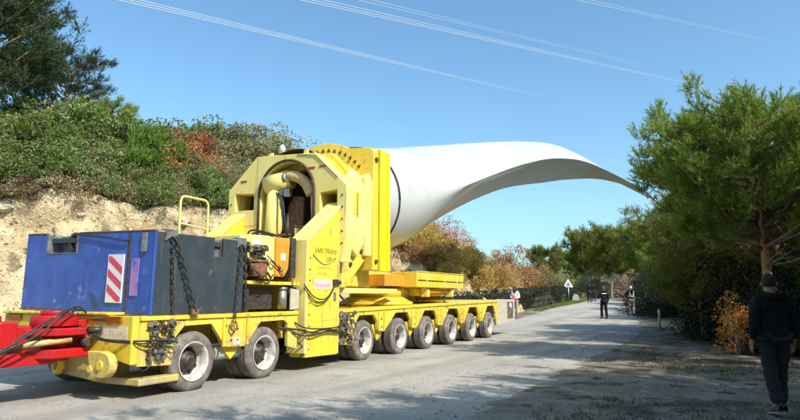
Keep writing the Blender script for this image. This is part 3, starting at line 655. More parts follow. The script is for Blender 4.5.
# rear bumper module, dusty grey
rb = MB().prism([(14.27, .42), (16.35, .50), (16.35, 1.32), (14.27, 1.34)], 'y', .02, .12); tl.part('rear_side_panel', rb, M['dustgrey'], .01)
tl.part('rear_deck', MB().box(14.27, 16.3, .13, 2.9, 1.18, 1.30), M['dustgrey'], .01)
tl.part('rear_board', MB().box(16.3, 16.36, .13, 2.95, .6, 1.31), M['dustgrey'], .01)
for z in (.78, 1.10): tl.part('rear_lamp', MB().cyl((15.75, -.02, z), (15.75, .019, z), .10), M['lamp'] if z > 1 else M['amber'])
tl.part('lamp_panel', MB().box(15.4, 16.1, .0, .018, .62, 1.24), M['steel'], .004)
# hoses sagging along the side
def hose(pts, r=.014, mat_='rubber', name='hydraulic_hose'): return tl.part(name, MB().tube(catmull(pts, 6), r, 7), M[mat_])
hose([(-1.25, 1.3, 1.22), (-1.28, .95, 1.02), (-1.26, .55, .86), (-1.22, .2, .82), (-1.05, -.06, .82), (-.6, -.09, .80), (-.44, -.08, .76)])
hose([(-1.25, 1.2, 1.22), (-1.3, .9, .98), (-1.27, .5, .83), (-1.1, -.05, .79), (-.6, -.12, .77)], .011)
hose([(2.0, .03, .86), (2.5, -.08, .80), (2.8, -.11, .74), (3.2, -.13, .78), (3.8, -.12, .72), (4.2, -.08, .62)], .02)
hose([(2.3, .02, .76), (2.7, -.12, .68), (3.3, -.12, .74), (3.9, -.10, .66), (4.3, -.09, .52)], .016)
hose([(2.45, .05, .62), (2.62, -.02, .5), (2.7, .0, .36), (2.66, .05, .28)], .014)
hose([(2.4, .0, .95), (2.6, -.1, .84), (3.1, -.14, .80), (3.8, -.1, .82), (4.1, -.06, .95), (4.2, 0, 1.16)], .014)
hose([(3.9, .02, 1.5), (4.1, -.03, 1.32), (4.35, .0, 1.2)], .022)

# ---- ballast box
bx = Thing('ballast_box', -.9, 0, 1.165, 'blue and slate steel ballast box with hazard boards on the trailer front deck', 'ballast box', roll=math.radians(1.5))
U0, U1, Z0, Z1 = -.90, .97, 1.165, 2.36
bx.part('front_wall', MB().prism([(.0, Z0), (3.06, Z0), (3.06, Z1), (2.52, Z1), (2.52, Z1-.30), (1.72, Z1-.30), (1.72, Z1), (0, Z1)], 'x', U0, U0+.05), M['blue'], .008)
bx.part('side_wall', MB().prism([(U0+.052, Z0), (U1, Z0), (U1, Z1), (.46, Z1), (.46, Z1-.30), (.26, Z1-.30), (.26, Z1), (U0+.052, Z1)], 'y', .0, .05), M['slate'], .008)
bx.part('side_wall', MB().box(U0+.052, U1, 3.01, 3.06, Z0, Z1), M['slate'], .008)
bx.part('rear_wall', MB().box(U1-.05, U1-.002, .052, 3.008, Z0, Z1), M['slate'], .008)
bx.part('lid', MB().box(U0+.055, U1-.055, .055, 3.0, Z1-.14, Z1-.06), M['slate'], .008)
bx.part('floor_plate', MB().box(U0-.012, U1, -.012, 3.07, Z0-.03, Z0-.001), M['rust'], .004)
bx.part('top_edge', MB().box(U0-.008, U0+.058, .0, 1.70, Z1+.001, Z1+.022), M['rust'], .004); bx.part('top_edge', MB().box(U0-.008, U0+.058, 2.54, 3.06, Z1+.001, Z1+.022), M['rust'], .004)
bx.part('seam', MB().box(U0-.012, U0-.001, .50, .54, Z0, Z1), M['rustdark'])
bx.part('corner_edge', MB().box(U0-.006, U0+.03, -.008, -.001, Z0, Z1), M['blue'])
pk = MB(); pk.box(U0+.22, U0+.26, 1.72, 2.52, Z1-.34, Z1-.01).box(U0+.0, U0+.22, 1.72, 1.76, Z1-.34, Z1-.01).box(U0, U0+.22, 2.48, 2.52, Z1-.34, Z1-.01).box(U0, U0+.22, 1.76, 2.48, Z1-.34, Z1-.30)
bx.part('lifting_pocket', pk, M['steel'], .006)
bx.part('lifting_eye', MB().lathe([(.10, 0), (.16, 0), (.16, .07), (.10, .07), (.10, 0)], (U0+.14, 1.92, Z1-.13), (-1, 0, 0), n=24), M['darksteel'])
bx.part('lifting_pocket', MB().box(.24, .48, .10, .13, Z1-.34, Z1-.02).box(.24, .26, .052, .10, Z1-.34, Z1-.02).box(.46, .48, .052, .10, Z1-.34, Z1-.02), M['steel'], .004)
hz = bx.part('hazard_board', MB().box(U0-.020, U0-.002, .60, .95, Z0+.15, Z0+.86), M['white'], .002)
hz2 = bx.part('hazard_board', MB().box(U0-.014, U0-.002, .28, .44, Z0+.26, Z0+.80), mat('faded_magenta_film', (.42,.22,.42), .5, col2=(.12,.14,.50), scale=3, lo=.48, hi=.58), .002, label='faded pink hazard board right of the seam')
def stripes(v0, v1, z0, z1, x, n, par, mt):
    h = (z1-z0)/n
    for k in range(n):
        a = z0 + k*h - h*.25
        # band rising towards the left of the board (towards larger v)
        def cl(p): return (p[0], min(max(p[1], z0), z1))
        poly = [(v0, a), (v0, a+h*.5), (v1, a+h*.5+h*.9), (v1, a+h*.9)]
        lo = [p for p in poly]
        # clip in z by Sutherland-Hodgman
        for lim, sgn in ((z0, 1), (z1, -1)):
            out = []
            for i in range(len(lo)):
                p, q = lo[i], lo[(i+1) % len(lo)]; ip = (p[1]-lim)*sgn >= 0; iq = (q[1]-lim)*sgn >= 0
                if ip: out.append(p)
                if ip != iq: t = (lim-p[1])/(q[1]-p[1]); out.append((p[0]+(q[0]-p[0])*t, lim))
            lo = out
            if len(lo) < 3: break
        if len(lo) >= 3: bx.part('red_stripe', MB().prism(lo, 'x', x-.002, x-.0005), mt)
stripes(.62, .93, Z0+.17, Z0+.84, U0-.0205, 3, hz, M['redfilm'])
for u in (-.62, .86):
    hk = MB(); hk.prism([(u-.11, Z1+.03), (u+.11, Z1+.03), (u+.11, Z1-.13), (u, Z1-.05), (u-.11, Z1-.13)], 'y', -.03, -.002).box(u-.11, u+.11, -.03, .10, Z1+.032, Z1+.045)
    bx.part('chain_bracket', hk, M['steel'], .003)
bx.part('latch_bracket', MB().box(U0-.03, U0-.002, .14, .24, Z1-.30, Z1-.02), M['steel'], .004)
bx.part('cable', MB().tube(catmull([(U0-.02, 1.75, Z1-.02), (U0-.03, 1.1, Z1-.07), (U0-.03, .56, Z1-.14), (U0-.02, .50, Z1-.10)], 6), .012, 6), M['rubber'])
# chains
def link_mesh(a, b, r):
    pts = [(b*math.cos(t)*.62, 0, a*math.sin(t)) for t in np.linspace(0, 2*PI, 13)]
    return MB().tube(pts, r, 6).mesh('chain_link')
CL = link_mesh(.045, .035, .009); CL.materials.append(M['chain'])
def chain(p, q, label, sag=0, sc_=1.0):
    p = Vector(p); q = Vector(q); t = Thing('lashing_chain', *q, label, 'chain'); L_ = (q-p).length; n = int(L_/(.072*sc_))
    for k in range(n):
        c = p.lerp(q, (k+.5)/n); c.y -= sag*math.sin(PI*(k+.5)/n)
        o = link('chain_link', CL, None, t.e, c-q); o.scale = (sc_,)*3
        d = (q-p).normalized(); e = d.to_track_quat('Z', 'X'); o.rotation_mode = 'QUATERNION'
        from mathutils import Quaternion
        o.rotation_quaternion = e @ Quaternion((0, 0, 1), (k % 2)*PI/2)
    return t
chain((-.62, -.05, 2.30), (-.52, -.05, 1.20), 'thin chain hanging straight down the slate side of the ballast box')
chain((-.58, -.09, 2.30), (-.13, -.09, 1.20), 'thick chain slanting down the slate side from the front bracket', sc_=1.12)
chain((.84, -.06, 2.28), (.74, -.06, 1.00), 'rusty chain at the rear corner of the slate side, reaching the deck rail', sc_=1.05)
chain((.93, -.05, 2.28), (1.02, -.03, 1.22), 'second thin chain hanging at the rear corner of the slate box', sc_=1.0)
tl.part('lashing_shackle', MB().tube([(.68, -.06, 1.02), (.66, -.07, .92), (.72, -.07, .86), (.80, -.07, .92), (.78, -.06, 1.02)], .018, 7), M['rust'])
tl.part('lashing_shackle', MB().box(-.20, -.06, -.10, -.04, 1.152, 1.24), M['rust'], .01)
# guard frame behind the box
gf = Thing('guard_rail', .5, 1.0, 2.30, 'pale yellow tubular guard rail standing behind the slate box', 'guard rail')
gf.part('rail', MB().tube(catmull([(.45, 1, 2.25), (.45, 1, 2.9), (.46, 1, 3.08), (.53, 1, 3.15), (.8, 1, 3.15), (1.02, 1, 3.14), (1.08, 1, 3.06), (1.09, 1, 2.9), (1.09, 1, 1.3)], 5), .022, 8), M['pale'])
gf.part('mid_rail', MB().tube([(.45, 1, 2.68), (1.09, 1, 2.62)], .017, 8), M['pale'])

# ---- power unit on its yellow ledge
pu = Thing('power_unit', 2.0, .8, 1.7, 'yellow and orange hydraulic power unit between the slate box and the lettered column', 'power unit')
pu.part('ledge', MB().box(1.15, 2.62, .06, 2.6, 1.64, 1.70), M['yellow_dirty'], .01)
pu.part('ledge_post', MB().box(1.2, 1.3, .15, .3, 1.15, 1.64), M['darksteel'], .01); pu.part('ledge_post', MB().box(2.40, 2.55, .15, .24, 1.15, 1.64), M['darksteel'], .01)
pu.part('fuel_tank', MB().box(1.32, 2.05, .25, 2.2, 1.20, 1.60), M['darksteel'], .03)
pu.part('filter', MB().cyl((2.22, .16, 1.20), (2.22, .16, 1.58), .085).cyl((2.22, .16, 1.55), (2.22, .16, 1.60), .10), M['steel'])
pu.part('bracket_plate', MB().prism([(2.34, 1.18), (2.60, 1.20), (2.60, 1.55), (2.34, 1.58)], 'y', .05, .08), M['dustgrey'], .005)
pu.part('engine_hood', MB().prism([(1.12, 2.08), (1.55, 1.78), (2.05, 1.74), (2.05, 2.52), (1.9, 2.55), (1.12, 2.52)], 'y', .22, 1.7), M['pale'], .03)
pu.part('engine_door', MB().prism([(2.052, 1.80), (2.30, 1.80), (2.42, 1.95), (2.46, 2.55), (2.052, 2.53)], 'y', .18, 1.6), M['orange'], .03)
pu.part('radiator', MB().box(2.47, 2.62, .16, 1.6, 1.78, 2.56), M['darksteel'], .02)
pu.part('door_handle', MB().cyl((2.13, .155, 1.95), (2.13, .18, 1.95), .035), M['rustdark'])
pu.part('door_label', MB().box(2.17, 2.30, .170, .178, 2.10, 2.24), M['white'])
pu.part('oil_tank', MB().cyl((1.42, .08, 1.78), (1.42, .08, 2.02), .17).cyl((1.42, .08, 2.02), (1.42, .08, 2.06), .19), M['rust'], .01)
v_ = MB(); r_ = random.Random(5)
for k in range(26):
    u = r_.uniform(1.06, 1.62); z = r_.uniform(1.76, 2.34); v_.box(u-.035, u+.035, r_.uniform(.0, .1), .21, z-.03, z+.04)
pu.part('control_valves', v_, M['rustdark'], .004)
v_ = MB()
for k in range(16):
    u = r_.uniform(1.1, 1.6); z = r_.uniform(1.95, 2.3); v_.cyl((u, -.02, z), (u, .1, z), r_.uniform(.012, .03), n=8)
pu.part('fittings', v_, M['steel'])
v_ = MB()
for k in range(9):
    u = r_.uniform(1.1, 1.7); z = r_.uniform(1.85, 2.2); v_.tube(catmull([(u, 0, z), (u+.1, -.08, z-.12), (u+.25, -.04, z-.2), (u+.4, .05, z-.15)], 5), .012, 6)
pu.part('hoses', v_, M['rubber'])
pu.part('data_plate', MB().box(1.42, 1.62, .208, .218, 2.36, 2.46), M['white'])
pu.part('exhaust_pipe', MB().cyl((2.5, .3, 2.5), (2.5, .3, 3.02), .025).cyl((2.5, .3, 3.02), (2.5, .3, 3.04), .03), M['darksteel'])

# ---- blade lifting adapter: columns, octagon frame, drum, ring block
ad = Thing('blade_adapter', 4.6, 1.5, 1.1, 'big pale yellow frame clamping the blade root, octagonal front with arched opening', 'lifting frame')
col = [(2.70, .27), (3.80, .25), (3.82, 2.55), (4.02, 2.86), (4.06, 3.44), (3.96, 3.40), (2.72, 2.50)]
ad.part('column', MB().prism(col, 'y', -.05, .34), M['yellow'], .012, label='tall yellow side column with a company logo')
ad.part('column', MB().prism([(p[0], max(p[1], 1.1)) for p in col], 'y', 2.62, 3.0), M['yellow'], .012)
ad.part('column_flange', MB().prism([(2.64, .35), (2.70, .35), (2.715, 2.50), (3.97, 3.41), (3.95, 3.46), (2.65, 2.53)], 'y', -.07, .36), M['pale'], .006)
ad.part('column_flange', MB().prism([(2.64, 1.1), (2.70, 1.1), (2.715, 2.50), (3.97, 3.41), (3.95, 3.46), (2.65, 2.53)], 'y', 2.60, 3.02), M['pale'], .006)
ad.part('column_edge', MB().prism([(3.76, .27), (3.80, .27), (3.82, 2.5), (3.78, 2.5)], 'y', -.066, -.051), M['pale'])
ad.part('pivot_eye', MB().lathe([(.06, 0), (.13, 0), (.13, .1), (.06, .1), (.06, 0)], (2.65, 2.55, 2.62), (0, 1, 0), n=20), M['creamhose'])
ad.part('pivot_cap', MB().prism([(3.90, 2.72), (4.02, 2.78), (4.06, 2.98), (4.0, 3.16), (3.90, 3.12)], 'y', -.075, -.052), M['steel'], .01)
# octagon with arched opening and two windows, as a bridge of convex pieces
OU0, OU1 = 3.80, 4.12
vs0, vs1 = -.22, 3.12
outer = [(vs0+.1, 2.15), (vs0, 2.7), (vs0, 3.80), (.62, 4.60), (2.28, 4.68), (vs1, 3.94), (vs1, 2.72), (3.0, 2.2)]
opening = [(.66, 2.15), (.66, 3.60)] + arc(1.42, 3.66, .76, 0, PI, 12)[::-1][::-1]
# build with curve-free boolean by hand: polygon with holes through bmesh triangle fill
def plate(outer, holes, x0, x1, name, mt, bevel=.012, label=None, tg=None):
    bm = bmesh.new(); loops = []
    for poly in [outer]+holes:
        vs = [bm.verts.new((x0, p[0], p[1])) for p in poly]; loops.append([bm.edges.new((vs[i], vs[(i+1) % len(vs)])) for i in range(len(vs))])
    bmesh.ops.triangle_fill(bm, use_beauty=True, use_dissolve=False, edges=[e for l in loops for e in l])
    bmesh.ops.dissolve_limit(bm, angle_limit=.01, verts=bm.verts, edges=bm.edges)
    r = bmesh.ops.extrude_face_region(bm, geom=list(bm.faces)); vv = [g_ for g_ in r['geom'] if isinstance(g_, bmesh.types.BMVert)]
    bmesh.ops.translate(bm, verts=vv, vec=(x1-x0, 0, 0)); bmesh.ops.recalc_face_normals(bm, faces=bm.faces)
    me = bpy.data.meshes.new(name); bm.to_mesh(me); bm.free()
    o = link(name, me, mt, tg.e, (-tg.o[0], -tg.o[1], -tg.o[2]))
    if bevel: mo = o.modifiers.new('bevel', 'BEVEL'); mo.width = bevel; mo.segments = 2; mo.limit_method = 'ANGLE'; mo.angle_limit = .6
    if label: o['label'] = label
    return o
opening = [(.66, 2.30), (.66, 3.72)] + arc(1.40, 3.72, .74, 0, PI, 14)[::-1][1:-1] + [(2.14, 3.72), (2.14, 2.30)]
win1 = [(.02, 3.30), (.46, 3.28), (.46, 3.68), (.02, 3.72)]; win2 = [(2.34, 3.42), (2.92, 3.42), (2.92, 3.84), (2.34, 3.80)]
plate(outer, [opening, win1, win2], OU0, OU1, 'octagon_frame', M['pale'], tg=ad)
plate([(.02-.05, 3.25), (.51, 3.23), (.51, 3.73), (-.03, 3.77)], [win1], OU1+.002, OU1+.42, 'window_box', M['yellow'], tg=ad)
plate([(2.29, 3.37), (2.97, 3.37), (2.97, 3.89), (2.29, 3.85)], [win2], OU1+.002, OU1+.42, 'window_box', M['yellow'], tg=ad)
ad.part('window_back', MB().box(OU1+.425, OU1+.45, -.05, .53, 3.2, 3.75).box(OU1+.425, OU1+.45, 2.27, 2.97, 3.35, 3.88), M['orange'])
for v, z in ((2.66, 4.12), (.70, 4.26), (.40, 4.27)): ad.part('reflector', MB().box(OU0-.012, OU0-.001, v-.09, v+.09, z-.02, z+.02), M['redlens'], .003)
# arched collar around the opening
cp = [(.62, 2.4), (.62, 3.72)] + arc(1.40, 3.72, .78, 0.0, PI, 18)[::-1][1:-1] + [(2.18, 3.72), (2.18, 2.4)]
ad.part('opening_collar', MB().tube([(OU0-.01, p[0], p[1]) for p in cp], .035, 6), M['rustdark'])
ad.part('drum', MB().lathe([(1.30, OU1+.003), (1.30, 5.35)], (0, 1.47, 3.55), (1, 0, 0), n=48), M['yellow'])
plate([(.15, 2.2), (.05, 2.8), (.05, 4.05), (.75, 4.78), (2.2, 4.78), (2.9, 4.1), (2.9, 2.2)], [arc(1.47, 3.45, 1.0, 0, 2*PI*.97, 28)], 4.62, 4.86, 'mid_frame', M['yellow'], tg=ad)
# rounded side pads between the frames, visible on the near side
ad.part('side_pad', MB().prism([(4.22, 2.55), (4.6, 2.30), (4.9, 2.62), (4.92, 3.9), (4.70, 4.22), (4.40, 4.30), (4.22, 4.0)], 'y', -.02, .16), M['pale'], .05)
ad.part('side_pad', MB().prism([(4.98, 2.35), (5.30, 2.35), (5.34, 4.1), (5.18, 4.35), (4.98, 4.2)], 'y', .02, .2), M['pale'], .04)
ad.part('lower_brace', MB().prism([(4.05, 1.62), (4.35, 1.62), (5.35, 2.42), (5.30, 2.75), (4.6, 2.4), (4.1, 2.1)], 'y', .12, .36), M['yellow_dirty'], .02)
ad.part('lower_brace', MB().prism([(4.05, 1.62), (4.35, 1.62), (5.35, 2.42), (5.30, 2.75), (4.6, 2.4), (4.1, 2.1)], 'y', 2.5, 2.74), M['yellow_dirty'], .02)
ad.part('brace_nuts', MB().cyl((4.5, .08, 2.14), (4.5, .12, 2.14), .05).cyl((4.95, .08, 2.46), (4.95, .12, 2.46), .05), M['rustdark'])
ad.part('cradle', MB().box(3.9, 6.0, .5, 2.5, 1.66, 2.3), M['yellow_dirty'], .03)
ad.part('cradle', MB().box(2.75, 4.2, .345, 2.6, 1.16, 1.9), M['yellow_dirty'], .03)
# ring block: square sides, round top
rbp = [(.04, 2.05), (.04, 4.92), (.12, 5.0), (.62, 5.05)] + arc(1.5, 3.68, 1.58, 1.02, PI-1.02, 14) + [(2.4, 5.05), (2.9, 5.0), (2.98, 4.9), (2.98, 2.05)]
plate(rbp, [arc(1.5, 3.66, 1.22, 0, 2*PI*.97, 36)], 5.36, 5.62, 'ring_plate', M['yellow'], tg=ad)
plate([(.02, 2.02), (.02, 4.96), (.10, 5.02), (.62, 5.03), (2.4, 5.03), (2.92, 5.02), (3.0, 4.96), (3.0, 2.02)], [arc(1.5, 3.66, 1.46, .02, 2*PI*.97, 36)][:0], 5.625, 5.70, 'ring_back_plate', M['yellow_dirty'], tg=ad) if False else None
ad.part('edge_post', MB().box(5.62, 6.02, .0, .12, 2.03, 5.0).box(5.62, 6.02, 2.88, 3.0, 2.03, 5.0), M['bright'], .012)
ad.part('edge_post_lip', MB().box(5.97, 6.06, -.05, .0, 2.03, 4.99).box(5.60, 5.66, -.04, .0, 2.03, 4.99), M['bright'], .008)
ad.part('post_bolt', MB().cyl((5.5, -.0, 4.72), (5.5, .05, 4.72), .06).cyl((5.5, -.0, 2.25), (5.5, .05, 2.25), .05), M['rustdark'])
ad.part('pad_frame', MB().box(5.62, 6.3, .25, .34, 3.0, 4.5), M['steel'], .02)
bt = MB()
for k in range(-7, 8): 
    a = PI/2 + k*.125; c = (1.5+1.40*math.cos(a), 3.68+1.40*math.sin(a))
    d1 = (math.cos(a), math.sin(a)); d2 = (-math.sin(a), math.cos(a)); s_ = .045
    bt.prism([(c[0]+d1[0]*s_, c[1]+d1[1]*s_), (c[0]-d1[0]*s_+d2[0]*s_, c[1]-d1[1]*s_+d2[1]*s_), (c[0]-d1[0]*s_-d2[0]*s_, c[1]-d1[1]*s_-d2[1]*s_)], 'x', 5.335, 5.358)
for k in range(-5, 5):
    a = PI + .02 + k*.115; c = (1.52+1.32*math.cos(a), 3.50+1.32*math.sin(a)); c = (1.52-abs(c[0]-1.52), c[1]); s_ = .045
    bt.prism([(c[0]+s_, c[1]+s_), (c[0]+s_, c[1]-s_), (c[0]-s_, c[1])], 'x', 5.335, 5.358)
ad.part('bolt_heads', bt, M['rustdark'])
ad.part('seam_cable', MB().tube([(OU0-.01, 1.1, 4.60), (OU0-.012, .80, 4.56), (OU0-.012, .60, 4.52), (OU0-.012, .0, 3.98)], .008, 5), M['rustdark'])
# machinery in the arched opening
ad.part('drum_shade_liner', MB().lathe([(1.27, OU1+.003), (1.27, 5.2), (0, 5.2)], (0, 1.47, 3.55), (1, 0, 0), n=48), M['darksteel'])  # added dark liner, stands for the deep shade inside the drum
ad.part('tilt_cylinder', MB().cyl((3.95, 1.9, 2.2), (4.0, 1.85, 3.9), .20).cyl((3.9, 2.05, 3.98), (4.05, 1.45, 4.12), .23), M['pale'])
ad.part('wrapped_pipe', MB().tube(catmull([(4.0, 1.75, 4.05), (3.92, 1.35, 4.16), (3.95, 1.0, 4.0), (4.0, .84, 3.7)], 6), .125, 12), M['creamhose'])
ad.part('pipe_clamp', MB().lathe([(.12, 0), (.155, 0), (.155, .08), (.12, .08)], (3.94, 1.45, 4.12), (0, 1, -.2), n=18), M['steel'])
ad.part('inner_plate', MB().prism([(1.25, 2.2), (1.62, 2.2), (1.66, 3.5), (1.5, 3.75), (1.2, 3.7)], 'x', 4.2, 4.3), M['rust'], .02)
ad.part('inner_pipe', MB().cyl((4.0, .78, 3.7), (4.0, .74, 2.9), .07).cyl((3.95, 1.18, 2.3), (3.98, 1.2, 3.0), .06), M['creamhose'])
ad.part('inner_block', MB().box(3.9, 4.1, 1.35, 1.62, 2.2, 2.75), M['orange'], .02)
ad.part('inner_valve', MB().box(3.86, 4.0, 1.38, 1.52, 3.68, 3.86).box(3.87, 4.0, 1.56, 1.68, 3.72, 3.88), M['steel'], .01)
hh = MB()
for pts in ([(3.9, 1.95, 3.88), (3.84, 1.62, 3.7), (3.82, 1.5, 3.2), (3.85, 1.45, 2.8)], [(3.9, 1.90, 3.86), (3.84, 1.55, 3.62), (3.82, 1.44, 3.2), (3.85, 1.40, 2.8)], [(3.9, 1.1, 3.5), (3.84, 1.22, 3.2), (3.86, 1.3, 2.8)], [(3.7, 2.35, 2.6), (3.6, 2.3, 2.85), (3.6, 2.1, 2.92), (3.7, 1.6, 2.8)], [(3.7, 2.30, 2.5), (3.6, 2.22, 2.78), (3.6, 2.0, 2.86), (3.7, 1.5, 2.76)]):
    hh.tube(catmull(pts, 7), .02, 7)
ad.part('adapter_hoses', hh, M['rubber'])
ad.part('pipe_bundle', MB().tube([(3.75, 2.35, 2.82), (3.75, 1.2, 2.78)], .03, 7).tube([(3.75, 1.1, 2.95), (3.76, .7, 2.95)], .02, 7), M['rustdark'])
ad.part('beacon_post', MB().tube([(4.9, 2.35, 4.7), (4.9, 2.45, 5.05)], .015, 6), M['darksteel'])
ad.part('beacon_lamp', MB().lathe([(0, -.05), (.10, -.04), (.13, 0), (.10, .04), (0, .05)], (4.9, 2.45, 5.12), (1, -.3, 0), n=20), M['lamp'])
for z in (.95, 1.86): ad.part('weld_seam', MB().box(2.735, 3.80, -.0535, -.0502, z, z+.012), M['yellow_dirty'])
bl2 = MB()
for z in np.arange(.42, 2.4, .22): bl2.cyl((2.79, -.064, z), (2.79, -.05, z), .016, n=6)
for z in np.arange(2.55, 3.7, .26): bl2.cyl((OU0-.014, -.12, z), (OU0, -.12, z), .022, n=6).cyl((OU0-.014, 3.03, z), (OU0, 3.03, z), .022, n=6)
ad.part('bolt_heads', bl2, M['rustdark'])
for v, z in ((.95, 4.60), (1.95, 4.63)): ad.part('lifting_lug', MB().prism([(v-.08, z), (v+.08, z), (v+.05, z+.13), (v-.05, z+.13)], 'x', OU0+.1, OU0+.14), M['pale'], .01)
ad.part('weld_seam', MB().box(OU0-.006, OU0-.001, .06, .60, 2.95, 2.965), M['yellow_dirty']); ad.part('weld_seam', MB().box(OU0-.006, OU0-.001, 2.26, 3.1, 3.05, 3.065), M['yellow_dirty'])
# lettering on the near column
lg = text('SARI TRANS', .145, M['ink'], ad.e, (2.93-4.6, -.052-1.5, 2.30-1.1), 'lettering', shear=.25); lg.rotation_euler = (PI/2, -.0, 0)
text('GRUP', .13, M['ink'], ad.e, (3.34-4.6, -.052-1.5, 2.14-1.1), 'lettering', shear=.25)
text('TASIMACILIK', .085, M['greyink'], ad.e, (3.03-4.6, -.052-1.5, 1.98-1.1), 'lettering')
text('444 0 556', .075, M['greyink'], ad.e, (3.05-4.6, -.052-1.5, 1.87-1.1), 'lettering')
ad.part('sticker', MB().box(2.93, 3.55, -.054, -.051, 1.58, 1.77), M['pink'])
text('Faymonville', .115, M['purple'], ad.e, (2.95-4.6, -.056-1.5, 1.62-1.1), 'lettering', shear=.2)
sw = [(2.88+.72*t, 0, 2.26 - .20*math.sin(min(1, t*1.15)*PI*.72)+.02*t) for t in np.linspace(0, 1, 14)]
ad.part('logo_swoosh', MB().prism([(p[0], p[2]+.02*(1-i/13)) for i, p in enumerate(sw)] + [(p[0], p[2]-.018*(1-i/13)-.003) for i, p in list(enumerate(sw))[::-1]], 'y', -.053, -.0508), M['ink'])
ad.part('column_hose', MB().tube(catmull([(2.6, -.06, 1.66), (2.85, -.12, 1.42), (3.2, -.13, 1.38), (3.45, -.12, 1.52), (3.64, -.08, 1.70)], 6), .013, 6).tube(catmull([(2.6, -.05, 1.60), (2.9, -.12, 1.34), (3.25, -.13, 1.36), (3.5, -.12, 1.55), (3.64, -.08, 1.72)], 6), .011, 6), M['rubber'])
ad.part('column_junction', MB().box(3.58, 3.72, -.11, -.051, 1.66, 1.78).cyl((3.76, -.12, 1.72), (3.76, -.051, 1.72), .045), M['darksteel'], .006)
ad.part('latch_plate', MB().box(3.62, 3.70, -.066, -.051, 1.34, 1.52), M['steel'], .006)

# ---- turntable platform behind
pf = Thing('platform_frame', 8.5, 1.5, 1.3, 'yellow box beam platform with turntable, on the rear deck behind the column', 'platform')
def beam(u0, u1, v0, v1, z0, z1, mt): pf.part('beam', MB().box(u0, u1, v0, v1, z0, z1), M[mt], .015)
beam(7.75, 11.1, .05, .85, 1.68, 2.10, 'yellow'); beam(4.1, 11.0, .87, 1.5, 1.66, 2.08, 'yellow_dirty'); beam(4.1, 11.0, 2.2, 2.9, 1.66, 2.08, 'yellow_dirty'); beam(6.6, 7.74, .40, .86, 1.70, 2.0, 'orange')
for u in (8.35, 9.55, 10.5): pf.part('rib', MB().box(u-.02, u+.02, .02, .049, 1.69, 2.09), M['pale'], .005)
pf.part('beam_seam', MB().box(7.8, 11.05, .035, .049, 1.86, 1.885), M['rustdark'])
pf.part('top_rail', MB().box(7.78, 11.05, .03, .09, 2.102, 2.12), M['pale'], .004)
pf.part('turntable', MB().cyl((7.6, 1.25, 1.21), (7.6, 1.25, 1.29), 1.02, n=64).cyl((7.6, 1.25, 1.29), (7.6, 1.25, 1.42), .98, .76, n=64).cyl((7.6, 1.25, 1.42), (7.6, 1.25, 1.66), .72, n=64), M['yellow'])
pf.part('turntable', MB().cyl((10.6, 1.3, 1.26), (10.6, 1.3, 1.34), .88, n=56).cyl((10.6, 1.3, 1.34), (10.6, 1.3, 1.66), .62, n=56), M['yellow_dirty'])
pf.part('foot_beam', MB().box(8.3, 10.2, .35, .6, 1.46, 1.66), M['yellow'], .02); pf.part('foot_beam', MB().box(4.3, 7.0, .25, .42, 1.50, 1.62), M['pale'], .02)
pf.part('clamp', MB().box(8.55, 8.72, .12, .34, 1.42, 1.68).box(10.3, 10.45, .12, .34, 1.42, 1.68), M['pale'], .02)
pf.part('rod', MB().tube([(8.6, .2, 1.55), (10.4, .2, 1.60)], .035, 8), M['orange'])

# ---- the blade
bpE = [(5.6, 0.03, 3.72), (7.3, 0.0, 3.98), (8.6, -0.03, 4.18), (9.6, -0.06, 4.5), (11.21, -0.18, 5.06), (13.99, -0.29, 5.96), (16.38, -0.35, 6.69), (20.16, -0.43, 7.71), (23.03, -0.48, 8.34), (27.09, -0.57, 9.09), (30.26, -0.67, 9.51), (34.31, -0.79, 9.92), (40.8, -1.0, 10.49), (48.24, -1.24, 11.08), (54.42, -1.45, 11.5), (56.8, -1.5, 11.48), (58.4, -1.52, 11.4)]
bpT = [(5.6, 1.5, 5.18), (8.5, 1.6, 5.84), (10.07, 1.61, 6.25), (12.81, 1.58, 6.93), (15.55, 1.46, 7.63), (18.93, 1.29, 8.46), (21.55, 1.12, 9.07), (25.48, 0.85, 9.88), (28.27, 0.66, 10.29), (32.18, 0.39, 10.6), (35.15, 0.18, 10.58), (39, -0.06, 10.77), (45.08, -0.44, 11.14), (51.66, -0.87, 11.47), (56, -1.2, 11.56), (57.6, -1.4, 11.52), (58.4, -1.5, 11.43)]
bpB = [(5.6, 1.5, 2.3), (8.4, 1.5, 2.75), (10.06, 1.61, 3.21), (12.99, 1.69, 4.3), (15.84, 1.61, 5.29), (19.35, 1.48, 6.34), (22.08, 1.34, 6.96), (26.18, 1.11, 7.77), (29.03, 0.91, 8.39), (33.04, 0.63, 9.13), (36.16, 0.41, 9.69), (40, 0.13, 10.26), (45.97, -0.31, 10.92), (52.16, -0.8, 11.21), (56.73, -1.3, 11.28), (58.4, -1.5, 11.36)]
def it(P, u):
    X = [p[0] for p in P]; return np.array([np.interp(u, X, [p[1] for p in P]), np.interp(u, X, [p[2] for p in P])])
def its(P, u): return sum(it(P, u+d)*k for d, k in ((-1.2, .15), (-.6, .2), (0, .3), (.6, .2), (1.2, .15))) if 7 < u < 57 else it(P, u)
def cub(a, b, c, d, n):
    return [a*(1-t)**3+3*b*t*(1-t)**2+3*c*t*t*(1-t)+d*t**3 for t in np.linspace(0, 1, n, endpoint=False)]
us = list(np.arange(5.75, 58.4, .45)) + [58.3, 58.4]; secs = []
